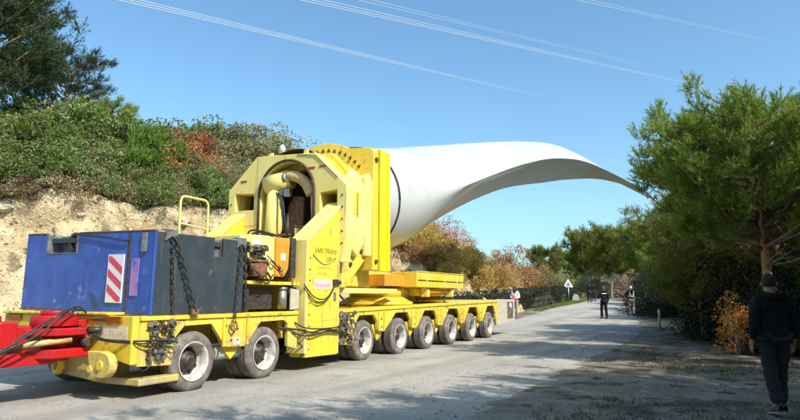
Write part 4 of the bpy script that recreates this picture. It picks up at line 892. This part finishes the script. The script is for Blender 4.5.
for u in us:
    E = its(bpE, u); T_ = its(bpT, u); B_ = its(bpB, u); k = sm(7.5, 13, u); H_ = T_[1]-B_[1]
    dep = 1.48*(1-k) + k*min(.7, H_*.4)
    Fp = np.array([max(T_[0], B_[0])+dep*(1 if k < 1 else .8), (T_[1]*.55+B_[1]*.45)])
    def q4(a, b, corner, kk=.5523): return a+(corner-a)*kk, b+(corner-b)*kk
    c1 = np.array([E[0], T_[1]]); mid = (E+T_)/2+np.array([-.12, .10])*min(1, H_/2); cr = c1*(1-k)+mid*k
    a1, a2 = q4(E, T_, cr); P = cub(E, a1, a2, T_, 14)
    a1, a2 = q4(T_, Fp, np.array([Fp[0], T_[1]])); P += cub(T_, a1, a2, Fp, 8)
    a1, a2 = q4(Fp, B_, np.array([Fp[0], B_[1]])); P += cub(Fp, a1, a2, B_, 8)
    c3 = np.array([E[0], B_[1]]); mid = (E+B_)/2+np.array([.05, .22])*min(1, H_/2); cr = c3*(1-k)+mid*k
    a1, a2 = q4(B_, E, cr); P += cub(B_, a1, a2, E, 14)
    secs.append([(u, p[0], p[1]) for p in P])
n_ = len(secs[0]); vs_ = [p for s in secs for p in s]; fs_ = [(i*n_+j, i*n_+(j+1) % n_, (i+1)*n_+(j+1) % n_, (i+1)*n_+j) for i in range(len(secs)-1) for j in range(n_)]
bd = Thing('turbine_blade', 5.75, 1.5, 3.7, 'huge white wind turbine blade rising from the yellow frame and curving down to its tip', 'turbine blade')
bmb = MB(); bmb.add(vs_, fs_, True); bmb.add([secs[0][j] for j in range(n_)], [tuple(range(n_))]); bmb.add([secs[-1][j] for j in range(n_)], [tuple(range(n_))])
bo = bd.part('blade_shell', bmb, M['blade'])
# mark the trailing edge sharp
me = bo.data; n0 = n_
try:
    kv = {}
    at = me.attributes.new('sharp_edge', 'BOOLEAN', 'EDGE')
    for e in me.edges:
        a, b = sorted(e.vertices)
        if b-a == n0 and a % n0 == 0 and us[a//n0] > 10.5 and b < n0*len(us): at.data[e.index].value = True
except Exception as ex: print('sharp', ex)
# the black band round the root
ring = []
for t in range(n_):
    pass
def band(u, off_, rad):
    i = min(range(len(us)), key=lambda k: abs(us[k]-u)); s = secs[i]; c = Vector((u, 1.5, sum(p[2] for p in s)/len(s)))
    pts = []
    for p in s: q = Vector(p); d = (q-c); d.x = 0; pts.append(q + d.normalized()*off_)
    return pts + [pts[0]]
st = Thing('lashing_strap', 6.65, 1.5, 4.0, 'thin black strap wrapped round the white blade root beside the yellow post', 'strap')
st.part('band', MB().tube(band(6.65, .02, 0), .028, 6), M['black'])

# ---- red drawbar
db = Thing('drawbar', -1.6, 1.3, 0.9, 'red steel drawbar and swivel coupling at the front end of the yellow trailer', 'drawbar')
db.part('swivel_cap', MB().cyl((-1.55, 1.12, 1.02), (-1.55, 1.12, 1.17), .30, n=28).cyl((-1.55, 1.12, 1.17), (-1.55, 1.12, 1.23), .18, n=24), M['red'], .012)
db.part('swivel_plate', MB().prism([(-1.25, .72), (-1.18, 1.0), (-1.20, 1.45), (-1.45, 1.62), (-1.95, 1.58), (-2.05, 1.1), (-1.75, .74)], 'z', .90, 1.0), M['red'], .015)
db.part('swivel_plate', MB().prism([(-1.22, .78), (-1.20, 1.45), (-1.45, 1.58), (-1.95, 1.52), (-1.98, 1.1), (-1.75, .78)], 'z', .60, .72), M['red'], .015)
db.part('swivel_post', MB().cyl((-1.52, 1.12, .55), (-1.52, 1.12, 1.0), .17, n=24), M['red'])
db.part('swivel_pin', MB().cyl((-1.3, .86, .80), (-1.3, .70, .80), .06).cyl((-1.30, .75, .96), (-1.18, .60, .96), .05), M['hub'])
db.part('coupling_lug', MB().box(-1.30, -1.165, .95, 1.5, .72, .90).box(-1.30, -1.165, .95, 1.35, 1.0, 1.1), M['red'], .015)
db.part('arm', MB().prism([(-1.9, 1.05), (-1.9, 1.6), (-4.6, 1.75), (-4.6, 1.2)], 'z', .80, 1.04), M['red'], .02)
db.part('arm', MB().prism([(-1.6, .95), (-1.6, 1.5), (-4.6, 1.7), (-4.6, 1.15)], 'z', .52, .68), M['red'], .02)
db.part('arm_web', MB().prism([(-2.3, .68), (-2.3, .80), (-2.9, .80), (-2.9, .68)], 'y', 1.25, 1.55), M['red'])
db.part('arm_collar', MB().box(-2.35, -2.12, .98, 1.68, .76, 1.10).box(-2.85, -2.62, 1.0, 1.72, .48, 1.10), M['red'], .02)
db.part('link_bar', MB().tube([(-1.5, .80, .84), (-2.1, .88, .80)], .04, 8), M['creamhose'])
db.part('locking_pin', MB().cyl((-2.24, 1.3, 1.10), (-2.24, 1.3, 1.17), .07), M['red'], .006)
hs = MB()
for dv, z in ((0, 1.16), (.05, 1.20), (.16, 1.18)):
    hs.tube(catmull([(-1.2, .95+dv, z+.04), (-1.45, .78+dv, z+.08), (-1.75, .72+dv, z-.05), (-2.2, .72+dv, z-.32), (-3.0, .8+dv, z-.56-dv*2), (-4.4, 1.0+dv*3, z-.62-dv)], 7), .013, 6)
db.part('air_hoses', hs, M['rubber'])

# ---------------------------------------------------------------- overhead power cables
def dirv(px, py):
    x = px-400; y = 210-py; return Vector((x, 600*math.cos(PITCH)-y*math.sin(PITCH), y*math.cos(PITCH)+600*math.sin(PITCH))).normalized()
CM = mat('weathered_aluminium_cable', (.62,.64,.66), .5, .1)
def cable(a, b, da, db_, r, label, group):
    A = dirv(*a)*da; B = dirv(*b)*db_; A.z += 1.42; B.z += 1.42; D = B-A; A = A-D*.12; B = B+D*4.5; pts = []
    for i in range(41):
        t = i/40; p = A.lerp(B, t); p.z -= (B-A).length*.0006*4*t*(1-t); pts.append(p)
    base = pts[0].copy(); o = MB().tube([p-base for p in pts], r, 5).build('power_cable', CM, loc=base)
    tag(o, label, 'cable', group)
for k, dy in enumerate((0, 2.6, 5.2)): cable((117, -6+dy), (440, 71+dy*.35), 110, 330, .055, ['upper', 'middle', 'lower'][k]+' pale cable of the lowest bundle crossing the sky from top left', 'cables of the lowest overhead bundle')
for k, dy in enumerate((0, 3.0, 5.5)): cable((305, -5+dy), (600, 62+dy*.35), 125, 400, .055, ['upper', 'middle', 'lower'][k]+' pale cable of the middle bundle, starting left of centre at the top', 'cables of the middle overhead bundle')
for k, dy in enumerate((0, 3.5)): cable((345, -7+dy), (560, 44+dy*.4), 150, 420, .045, ['upper', 'lower'][k]+' faint cable just above the middle bundle', 'faint cables above the middle bundle')
for k, dy in enumerate((0, 3.2)): cable((570, -5+dy), (700, 24+dy*.4), 190, 430, .05, ['upper', 'lower'][k]+' faint cable high on the right side of the sky', 'cables high on the right')

# ---------------------------------------------------------------- wall, signs, posts
def wp(px, y, z=0): return ((px-400)/606*y, y, z)
ws = [(1.6, 31.0), (4.0, 34.2), (6.2, 38.0), (8.6, 42.5), (12.0, 49.0), (15.4, 57.0), (18.9, 66.0)]
we = empty('stone_wall', (9.4, 42.5, gz(0, 42.5))); tag(we, 'low dark stone retaining wall along the left side of the far road', 'wall')
m = MB()
for a, b in zip(ws[:-1], ws[1:]):
    a = Vector((*a, 0)); b = Vector((*b, 0)); d = (b-a).normalized(); n = Vector((-d.y, d.x, 0))
    za, zb = gz(0, a.y), gz(0, b.y); ht = 1.32
    P = [a, b, b+n*.5, a+n*.5]; Z0_ = [za-.2, zb-.2, zb-.2, za-.2]; Z1_ = [za+ht, zb+ht, zb+ht, za+ht]
    m.add([(p.x, p.y, z) for p, z in zip(P, Z0_)]+[(p.x, p.y, z) for p, z in zip(P, Z1_)], [(0,3,2,1),(4,5,6,7),(0,1,5,4),(1,2,6,5),(2,3,7,6),(3,0,4,7)])
M['wallstone'] = mat('dark_wall_stone', (.022,.024,.018), .9, col2=(.05,.048,.038), scale=1.5, bump=.02, bscale=8, coords='World')
M['ivy'] = leaf('ivy_leaves', (.020,.030,.012), (.040,.050,.020), .1, .4)
M['mortar'] = mat('wall_core', (.02,.02,.017), .95)
m.build('wall_core', M['mortar'], we, loc=(-9.4, -42.5, -gz(0, 42.5)))
stn = []
for i in range(5):
    bm = bmesh.new(); bmesh.ops.create_icosphere(bm, subdivisions=1, radius=.5)
    for v in bm.verts: v.co += v.co*.3*noise.noise(v.co*3+Vector((i*3, 0, 0))); v.co.x = max(-.46, min(.46, v.co.x*1.25)); v.co.z = max(-.44, min(.44, v.co.z*1.25))
    me = bpy.data.meshes.new('stone'); bm.to_mesh(me); bm.free(); me.materials.append(M['wallstone']); stn.append(me)
cnt = 0
for a, b in zip(ws[:-1], ws[1:]):
    a = Vector((*a, 0)); b = Vector((*b, 0)); L_ = (b-a).length; d = (b-a).normalized(); n = Vector((-d.y, d.x, 0)); w_ = .62
    for r in range(3):
        s = -(r % 2)*.3
        while s < L_:
            ln = w_*random.uniform(.7, 1.35); p = a+d*(s+ln/2); o = link('stone', random.choice(stn), None, we)
            o.location = p + Vector((-9.4, -42.5, gz(0, p.y)+.22+r*.44-gz(0, 42.5))) + n*.02; o.scale = (ln*random.uniform(.85, .97), random.uniform(.15, .30), .43*random.uniform(.75, 1.0)); o.rotation_euler.z = math.atan2(d.y, d.x); s += ln; cnt += 1
iv = []
for a, b in zip(ws[:-1], ws[1:]):
    a = Vector((*a, 0)); b = Vector((*b, 0)); d = (b-a).normalized(); n = Vector((-d.y, d.x, 0))
    for q in range(int((b-a).length*420)):
        p = a+d*random.uniform(0, (b-a).length); h_ = random.random()**.8*1.55
        if noise.noise((p.x*.5, p.y*.5, h_*.9)) + .25*(h_-.7) > -.12 or h_ > 1.2: iv.append((p - n*(.12+random.uniform(0, .16)) + (n*random.uniform(0, .7) if h_ > 1.3 else n*0) + Vector((0, 0, gz(0, p.y)+h_))))
RG = np.random.default_rng(5); V, F = leaves(np.array([tuple(p) for p in iv]), .06)
me = npmesh('ivy', V, F); tag(link('ivy', me, M['ivy']), 'dark ivy and weeds over the far roadside wall', 'ivy', kind='stuff')
# grassy strip at the wall's far foot
def blades(name, pts, h, mt, n=7, wd=.012, spread=.5):
    C = np.array(pts); D = np.tile(np.array([0, 0, 1.0]), (len(C), 1))
    m_ = len(C); C2 = np.repeat(C, n, 0)+RG.normal(size=(m_*n, 3))*np.array([.05, .05, 0]); dirs = np.repeat(D, n, 0)+spread*RG.normal(size=(m_*n, 3)); dirs[:, 2] = np.abs(dirs[:, 2])+.3
    dirs /= np.linalg.norm(dirs, axis=1)[:, None]; P = np.cross(dirs, RG.normal(size=dirs.shape)); P /= np.linalg.norm(P, axis=1)[:, None]; P *= wd
    Tp = C2+dirs*(h*RG.uniform(.4, 1.2, (m_*n, 1))); V = np.stack([C2-P, C2+P, Tp], 1).reshape(-1, 3)
    me = npmesh(name, V, np.arange(3*m_*n).reshape(-1, 3)); o = link(name, me, mt); tag(o, kind='stuff'); return o
pts = []
for i in range(4200):
    y = random.uniform(42, 66); x = 9.4+(y-42.5)*.405+random.uniform(.0, 1.5*sm(40, 56, y)+.35); pts.append((x, y, gz(x, y)+.015))
o = blades('verge_grass', pts, .13, M['grassgreen'], 6, .025); tag(o, 'strip of sunlit green grass at the foot of the stone wall', 'grass')
pts = []
for i in range(9000):
    y = random.uniform(6, 34); d_ = random.uniform(.3, 8); x = (-2.82+.545*y if y < 25 else 10.3+(y-25)*.37) + d_
    if noise.noise((x*.55, y*.35, 7)) + .35*noise.noise((x*2, y*2, 1)) > .06: pts.append((x, y, ground_h(x, y)))
o = blades('verge_scrub', pts, .07, M['grass'], 7, .007, .8); tag(o, 'short dry grass patches on the shaded gravel verge', 'grass')
pts = []
while len(pts) < 5200:
    y = random.uniform(5.5, 34); d_ = random.uniform(1.0, 9); x = (-2.82+.545*y if y < 25 else 10.3+(y-25)*.37) + d_
    if noise.noise((x*.5, y*.3, 17)) > -.05 or d_ > 5.5: pts.append((x, y, ground_h(x, y)+.008))
V, F = leaves(np.array(pts), .022, 3.0); me = npmesh('leaf_litter', V, F)
tag(link('leaf_litter', me, leaf('fallen_leaves', (.16,.095,.045), (.27,.18,.09), .05, .4)), 'brown leaf litter and needles on the verge under the pines', 'leaf litter', kind='stuff')
# pebbles on the verge and the road edge
bm = bmesh.new(); bmesh.ops.create_icosphere(bm, subdivisions=1, radius=1); tv = np.array([tuple(v.co) for v in bm.verts]); tf = np.array([[v.index for v in f.verts] for f in bm.faces]); bm.free()
n_p = 5200; pos = []
while len(pos) < n_p:
    y = 5+random.random()**1.6*22; x = (-2.82+.545*y)+random.uniform(-2.2, 6.5)
    if random.random() < (.25 if right_dist(x, y) < 0 else 1): pos.append((x, y, (gz(x, y)+.018 if right_dist(x, y) < 0 else ground_h(x, y))))
pos = np.array(pos); s_ = RG.uniform(.006, .022, (n_p, 1, 1))*np.array([1, 1, .6]); V = (tv[None]*(1+.25*RG.normal(size=(n_p, len(tv), 1)))*s_+pos[:, None]).reshape(-1, 3)
F = (tf[None]+(np.arange(n_p)*len(tv))[:, None, None]).reshape(-1, 3)
o = link('pebbles', npmesh('pebbles', V, F), mat('pebble_stone', (.24,.23,.21), .9, col2=(.42,.40,.36), scale=2, rnd=.3)); tag(o, 'loose pebbles scattered on the verge', 'gravel', kind='stuff')
# low spoil ridge of pale earth beside the verge
rp = [(12.2, 30.5), (12.9, 29.3), (13.0, 27.8), (12.2, 26.4), (11.6, 24.9)]
m = MB(); R_ = []
for i, p in enumerate(catmull([(*p, 0) for p in rp], 8)):
    t = i/32; hh_ = .20*math.sin(PI*min(1, max(0, t*.92+.06)))+.04*noise.noise((p.x*2, p.y*2, 0)); R_.append([(p.x+dx, p.y+dx*.4, ground_h(p.x+dx, p.y+dx*.4)-.03+hh_*max(0, 1-(dx/.75)**2)+.02*noise.noise((p.x*4+dx*6, p.y*4, 2))) for dx in np.linspace(-.8, .8, 9)])
tag(m.grid(R_).build('soil_ridge', M['dirt']), kind='structure')
# marker post
mp_ = empty('marker_post', (11.15, 26.2, gz(0, 26)-.02)); tag(mp_, 'thin pale roadside marker post in front of the dark pines', 'post')
MB().cyl((0, 0, 0), (0, 0, .92), .055, .05, n=12).build('post', M['dustgrey'], mp_); MB().cyl((0, 0, .74), (0, 0, .86), .058, n=12).build('post_band', M['white'], mp_)
# triangular sign
sx_, sy_, _ = wp(568.5, 58); sg = empty('warning_sign', (sx_, sy_, gz(0, 58)), .1); tag(sg, 'white triangular warning sign on a pale pole at the end of the stone wall', 'sign')
MB().cyl((0, 0, -.1), (0, 0, 1.5), .06, n=10).build('pole', M['steel'], sg)
MB().prism([(-.50, 1.40), (.50, 1.40), (0, 2.2)], 'y', -.03, .0).build('sign_plate', M['white'], sg, .01)
MB().prism([(-.26, 1.50), (.26, 1.50), (0, 1.95)], 'y', -.034, -.031).build('sign_mark', M['steel'], sg)
x_, y_, _ = wp(574.5, 60); tk = empty('roadside_shelter', (x_, y_, gz(0, 60))); tag(tk, 'small whitish covered stack just right of the triangular sign', 'stack')
MB().prism([(-.38, -.1), (.38, -.1), (.34, .4), (.12, .7), (-.14, .72), (-.32, .4)], 'y', -.35, .35).build('cover', mat('grey_white_tarp', (.40,.39,.36), .7, col2=(.3,.29,.27), scale=3), tk, .05)

# ---------------------------------------------------------------- people
PM = dict(skin=mat('skin', (.36,.20,.13), .55), blackc=mat('black_cloth', (.011,.011,.013), .9, spec=.2, bump=.03, bscale=7), navy=mat('dark_trouser_cloth', (.026,.027,.032), .9, spec=.2, bump=.025, bscale=8), greyt=mat('grey_trouser_cloth', (.30,.30,.30), .9), whitec=mat('white_cloth', (.70,.70,.68), .85),
          shoe=mat('shoe_leather', (.02,.02,.02), .5), sole=mat('shoe_sole', (.30,.29,.27), .7), hair=mat('black_hair', (.010,.008,.007), .7), redc=mat('red_cloth', (.50,.05,.06), .8), cap=mat('grey_cap_cloth', (.10,.10,.11), .9), refl=mat('reflective_tape', (.75,.76,.74), .4))
def skin_mesh(name, pts, edges, rad, sub=1, root=0):
    me = bpy.data.meshes.new(name); me.from_pydata(pts, edges, []); o = bpy.data.objects.new(name, me); COL.objects.link(o)
    sk = o.modifiers.new('s', 'SKIN'); sk.use_smooth_shade = True; o.modifiers.new('d', 'SUBSURF').levels = sub; o.modifiers['d'].render_levels = sub
    for i, r in enumerate(rad): me.skin_vertices[0].data[i].radius = r if isinstance(r, tuple) else (r, r)
    me.skin_vertices[0].data[root].use_root = True
    bpy.context.view_layer.update()
    res = bpy.data.meshes.new_from_object(o.evaluated_get(bpy.context.evaluated_depsgraph_get())); bpy.data.objects.remove(o)
    for p in res.polygons: p.use_smooth = True
    res.name = name; return res
def wrinkle(me, amp):
    for v in me.vertices:
        c = v.co; a = noise.noise((c.x*7, c.y*7, c.z*16))+.6*noise.noise((c.x*15+3, c.y*15, c.z*26)); v.co = c + v.normal*amp*a
    return me
def person(loc, rz, H, label, pose, top_, trous, hat=None, vest=False, fingers=False, hold=None, loose=1.0, head_turn=0):
    e = empty('person', loc, rz); k = H/1.75; e.scale = (k, k, k); tag(e, label, 'person')
    g = pose; lf, rf = g.get('lf', .15), g.get('rf', -.18)   # forward foot offsets
    hip = {-1: (-.095, 0, .93), 1: (.095, 0, .93)}
    foot = {-1: lf, 1: rf}
    el = g['el']; ha = g['ha']      # elbows / hands for -1 (left) and 1 (right)
    J = [(0, 0, 1.0), (0, .0, 1.16), (0, .01, 1.34), (0, 0, 1.47), (0, .015, 1.54), (0, .03, 1.61), (0, .02, 1.69)]
    R = [(.135, .10), (.13, .095), (.155, .11), (.062, .058), (.062, .065), (.078, .092), (.062, .078)]
    Ed = [(0,1),(1,2),(2,3),(3,4),(4,5),(5,6)]
    for s in (-1, 1):
        b = len(J); J += [(s*.17, 0, 1.41), el[s], ha[s]]; R += [.062, .044, .030]; Ed += [(2, b), (b, b+1), (b+1, b+2)]
        hnd = Vector(ha[s]); fd = (hnd-Vector(el[s])).normalized(); b2 = len(J); J += [tuple(hnd+fd*.07)]; R += [(.036, .020)]; Ed += [(b+2, b2)]
        b = len(J); f = foot[s]; kn = (s*.10, f*.5+.05, .50); an = (s*.10, f, .09+ (.05 if f < -.1 else 0)); toe = (s*.115, f+.15, .035)
        J += [hip[s], kn, an, toe]; R += [(.088, .095), .058, .036, (.028, .018)]; Ed += [(0, b), (b, b+1), (b+1, b+2), (b+2, b+3)]
    body = skin_mesh('body', J, Ed, R, 2); bob = link('body', body, PM['skin'], e)
    # fingers, nose and ears joined into the body
    add = MB()
    for s in (-1, 1):
        hnd = Vector(ha[s]); fd = (hnd-Vector(el[s])).normalized(); side = Vector((0, 1, 0)); side = (side-fd*side.dot(fd)).normalized(); inn = fd.cross(side)*s
        if fingers:
            for q in range(4):
                ln = (.070, .080, .076, .060)[q]; b0 = hnd+fd*.085+side*(.028-.019*q); add.tube([b0-fd*.02, b0+fd*ln*.45, b0+fd*ln*.8+inn*(-.012), b0+fd*ln+inn*(-.03)], .009, 6, [.010, .009, .008, .006])
            b0 = hnd+fd*.03+side*.03; add.tube([b0, b0+side*.028+fd*.03, b0+side*.03+fd*.065], .01, 6, [.012, .011, .008])
    hc = Vector((0, .02, 1.62)); tr_ = Matrix.Rotation(head_turn, 3, 'Z')
    def hp_(x, y, z): return hc + tr_ @ Vector((x, y, z))
    add.tube([hp_(0, .085, .03), hp_(0, .112, -.005), hp_(0, .09, -.02)], .01, 6, [.008, .015, .009])
    for s in (-1, 1): add.tube([hp_(s*.078, 0, .03), hp_(s*.088, -.01, .01), hp_(s*.078, 0, -.025)], .01, 6, [.008, .018, .008])
    add.tube([hp_(-.02, .088, -.045), hp_(.02, .088, -.045)], .007, 5)
    me2 = add.mesh('x'); bm = bmesh.new(); bm.from_mesh(body); bm.from_mesh(me2); bm.to_mesh(body); bm.free()
    for s in (-1, 1): 
        eye = MB().lathe([(0, 0), (.009, .002), (0, .006)], tuple(hp_(s*.03, .087, .02)), tuple(tr_ @ Vector((0, 1, 0))), n=8).build('eye', PM['blackc'], e)
    # jacket
    J2 = [(0, 0, .92), (0, 0, 1.02), (0, 0, 1.18), (0, .01, 1.34), (0, -.01, 1.50)]; R2 = [(.165*loose, .125*loose), (.158*loose, .12*loose), (.155*loose, .118*loose), (.178*loose, .13*loose), (.09, .088)]; E2 = [(0,1),(1,2),(2,3),(3,4)]
    for s in (-1, 1):
        b = len(J2); hnd = Vector(ha[s]); J2 += [(s*.175, 0, 1.41), el[s], tuple(Vector(el[s]).lerp(hnd, .92))]; R2 += [.080*loose, .060*loose, .043]; E2 += [(3, b), (b, b+1), (b+1, b+2)]
    jk = link('jacket', wrinkle(skin_mesh('jacket', J2, E2, R2, 3 if fingers else 2), .016), top_, e)
    J3 = [(0, 0, 1.0)]; R3 = [(.142, .112)]; E3 = []
    for s in (-1, 1):
        b = len(J3); f = foot[s]; J3 += [hip[s], (s*.10, f*.5+.05, .50), (s*.10, f+.0, .10+(.05 if f < -.1 else 0))]; R3 += [(.100, .108), .084, .076]; E3 += [(0, b), (b, b+1), (b+1, b+2)]
    hd = MB(); hd.tube([(.105*math.cos(a), -.045+.085*math.sin(a)-.02*abs(math.cos(a)), 1.49+.02*math.sin(a*1.0)) for a in np.linspace(PI*1.0-.4, PI*2+.4, 14)], .035, 8, [.02]+[.042]*12+[.02]); hd.build('hood', top_, e)
    hm = MB(); hm.tube([(.163*loose*math.cos(a), .124*loose*math.sin(a), .905) for a in np.linspace(0, 2*PI, 25)], .016, 6); hm.build('jacket_hem', top_, e)
    link('trousers', wrinkle(skin_mesh('trousers', J3, E3, R3, 3 if fingers else 2), .015), trous, e)
    for s in (-1, 1):
        f = foot[s]; lift = .05 if f < -.1 else 0; tilt = -.25 if lift else 0
        sh = MB(); P = []
        for i, (y, w_, h) in enumerate([(-.075, .030, .075), (-.05, .040, .095), (0, .042, .10), (.06, .046, .075), (.12, .050, .055), (.17, .042, .045), (.20, .018, .030)]):
            P.append([(s*.105+w_*math.cos(a), f+y, .022+lift*(1 if y < 0 else max(0, 1-y/.2))+max(0, h*math.sin(a))*.95+.004) for a in np.linspace(0, PI, 9)])
        sh.grid(P); so_ = sh.build('shoe', PM['shoe'], e)
        sl = MB().prism([(s*.105-.045, f-.08), (s*.105+.045, f-.08), (s*.105+.054, f+.12), (s*.105+.03, f+.21), (s*.105-.03, f+.21), (s*.105-.054, f+.12)], 'z', .0, .024)
        if lift: sl.v = [(x, y, z+lift*(1 if y < f else max(0, 1-(y-f)/.2))) for x, y, z in sl.v]
        sl.build('shoe_sole', PM['sole'], e)
    # hair or cap
    V_ = []
    bm = bmesh.new(); bmesh.ops.create_uvsphere(bm, u_segments=20, v_segments=14, radius=1)
    bmesh.ops.delete(bm, geom=[v for v in bm.verts if v.co.z < -.78 or (v.co.y > .35 and v.co.z < .30)], context='VERTS')
    for v in bm.verts: v.co = hp_(v.co.x*.088, v.co.y*.105-.005, v.co.z*.108+.035)*1 + Vector((0, 0, .0)) + v.normal*.004*noise.noise(v.co*20)
    me = bpy.data.meshes.new('hair'); bm.to_mesh(me); bm.free()
    for p in me.polygons: p.use_smooth = True
    link('cap' if hat else 'hair', me, hat or PM['hair'], e)
    if vest:
        tp = MB()
        for z, rx, ry in ((1.12, .163, .126), (1.22, .163, .128)):
            tp.tube([(rx*loose*math.cos(a), ry*loose*math.sin(a), z) for a in np.linspace(0, 2*PI, 25)], .016, 6)
        for s in (-1, 1): tp.tube(catmull([(s*.09, -.125, 1.14), (s*.11, -.145, 1.32), (s*.10, -.06, 1.47), (s*.10, .06, 1.46), (s*.10, .14, 1.3), (s*.09, .13, 1.14)], 5), .02, 6)
        for s in (-1, 1): a = Vector(el[s]); b = Vector(ha[s]); c = a.lerp(b, .5); d_ = (b-a).normalized()*.03; tp.cyl(c-d_, c+d_, .058)
        tp.build('reflective_strip', PM['refl'], e)
    return e
hang = dict(el={-1: (-.245, -.03, 1.14), 1: (.245, -.03, 1.14)}, ha={-1: (-.25, .05, .90), 1: (.25, .04, .90)})
HD = math.radians(-22)
person((4.62, 7.55, ground_h(4.62, 7.55)), math.radians(-4), 1.70, 'man in black jacket and dark trousers walking away at the right edge', dict(hang, lf=-.14, rf=.16), PM['blackc'], PM['navy'], fingers=True, loose=1.22, head_turn=math.radians(-38))
x, y, _ = wp(603.5, 34.2)
e2 = person((x, y, gz(x, y)+.014), math.radians(6), 1.80, 'man in dark clothes with a pale shoulder band on the sunlit road', dict(el={-1: (-.25, .0, 1.16), 1: (.24, -.02, 1.14)}, ha={-1: (-.30, .22, 1.12), 1: (.25, .05, .90)}, lf=.10, rf=-.09), PM['blackc'], PM['blackc'], hat=PM['cap'], loose=1.12)
MB().tube([(.175*math.cos(a), .135*math.sin(a)-.0, 1.365) for a in np.linspace(0, 2*PI, 21)], .030, 6).build('shoulder_band', PM['refl'], e2)
x, y, _ = wp(631, 36.5)
person((x, y, gz(x, y)+.014), math.radians(-5), 1.80, 'worker with white helmet, reflective strips on a dark jacket and pale trousers', dict(el={-1: (-.30, .02, 1.20), 1: (.30, .02, 1.20)}, ha={-1: (-.30, .16, 1.04), 1: (.30, .16, 1.04)}, lf=.06, rf=-.05), PM['blackc'], PM['greyt'], hat=PM['refl'], vest=True, loose=1.15)
x, y, _ = wp(515, 36)
e4 = person((x, y, gz(x, y)+.014), math.radians(150), 1.75, 'person in a white top with long black hair behind the rear end of the trailer', dict(el={-1: (-.26, .0, 1.16), 1: (.26, .02, 1.16)}, ha={-1: (-.15, .22, 1.08), 1: (.15, .22, 1.08)}, lf=.02, rf=-.02), PM['whitec'], PM['greyt'], loose=1.18)
MB().lathe([(.0, .0), (.13, .02), (.15, .12), (.135, .30), (.115, .42), (.0, .46)], (0, -.03, 1.30), (0, 0, 1), n=16).build('long_hair', PM['hair'], e4)
hb_ = empty('handbag', (x-.12, y-.24, gz(x, y)+.88)); tag(hb_, 'small red bag held by the person in the white top', 'bag')
MB().prism([(-.17, 0), (.17, 0), (.14, .22), (-.14, .22)], 'y', -.06, .06).build('bag_body', PM['redc'], hb_, .02); MB().tube(catmull([(-.09, 0, .21), (-.06, 0, .32), (.06, 0, .32), (.09, 0, .21)], 5), .012, 6).build('bag_handle', PM['redc'], hb_)
for px, y, l in ((589.5, 57, 'tiny dark figure far down the road, left of the two walkers'), (594, 60, 'second tiny dark figure far down the road beside the first')):
    x, y, _ = wp(px, y); person((x, y, gz(x, y)+.014), .2, 1.72, l, dict(hang, lf=.08, rf=-.06), PM['blackc'], PM['navy'])

# tell look-alike plants of one spot apart by their order from the left
seen = {}
for o in COL.objects:
    if o.parent is None and 'label' in o.keys() and o.get('group', '').endswith(('above the cut', 'under the blade', 'far bank', 'lip of the cut', 'behind the walkers', 'on the skyline')):
        seen.setdefault(o['label'], []).append(o)
ORD = {2: ['left of two', 'right of two'], 3: ['left of three', 'middle of three', 'right of three']}
for l, os_ in seen.items():
    n = len(os_)
    if n < 2: continue
    os_.sort(key=lambda o: o.location.x/o.location.y)
    w_ = ORD.get(n) or ['leftmost', 'second from left', 'third from left', 'fourth from left', 'fifth from left', 'sixth from left', 'seventh from left'][:n]
    for o, q in zip(os_, w_): o['label'] = l.replace(', ', ' and ') + ', ' + q
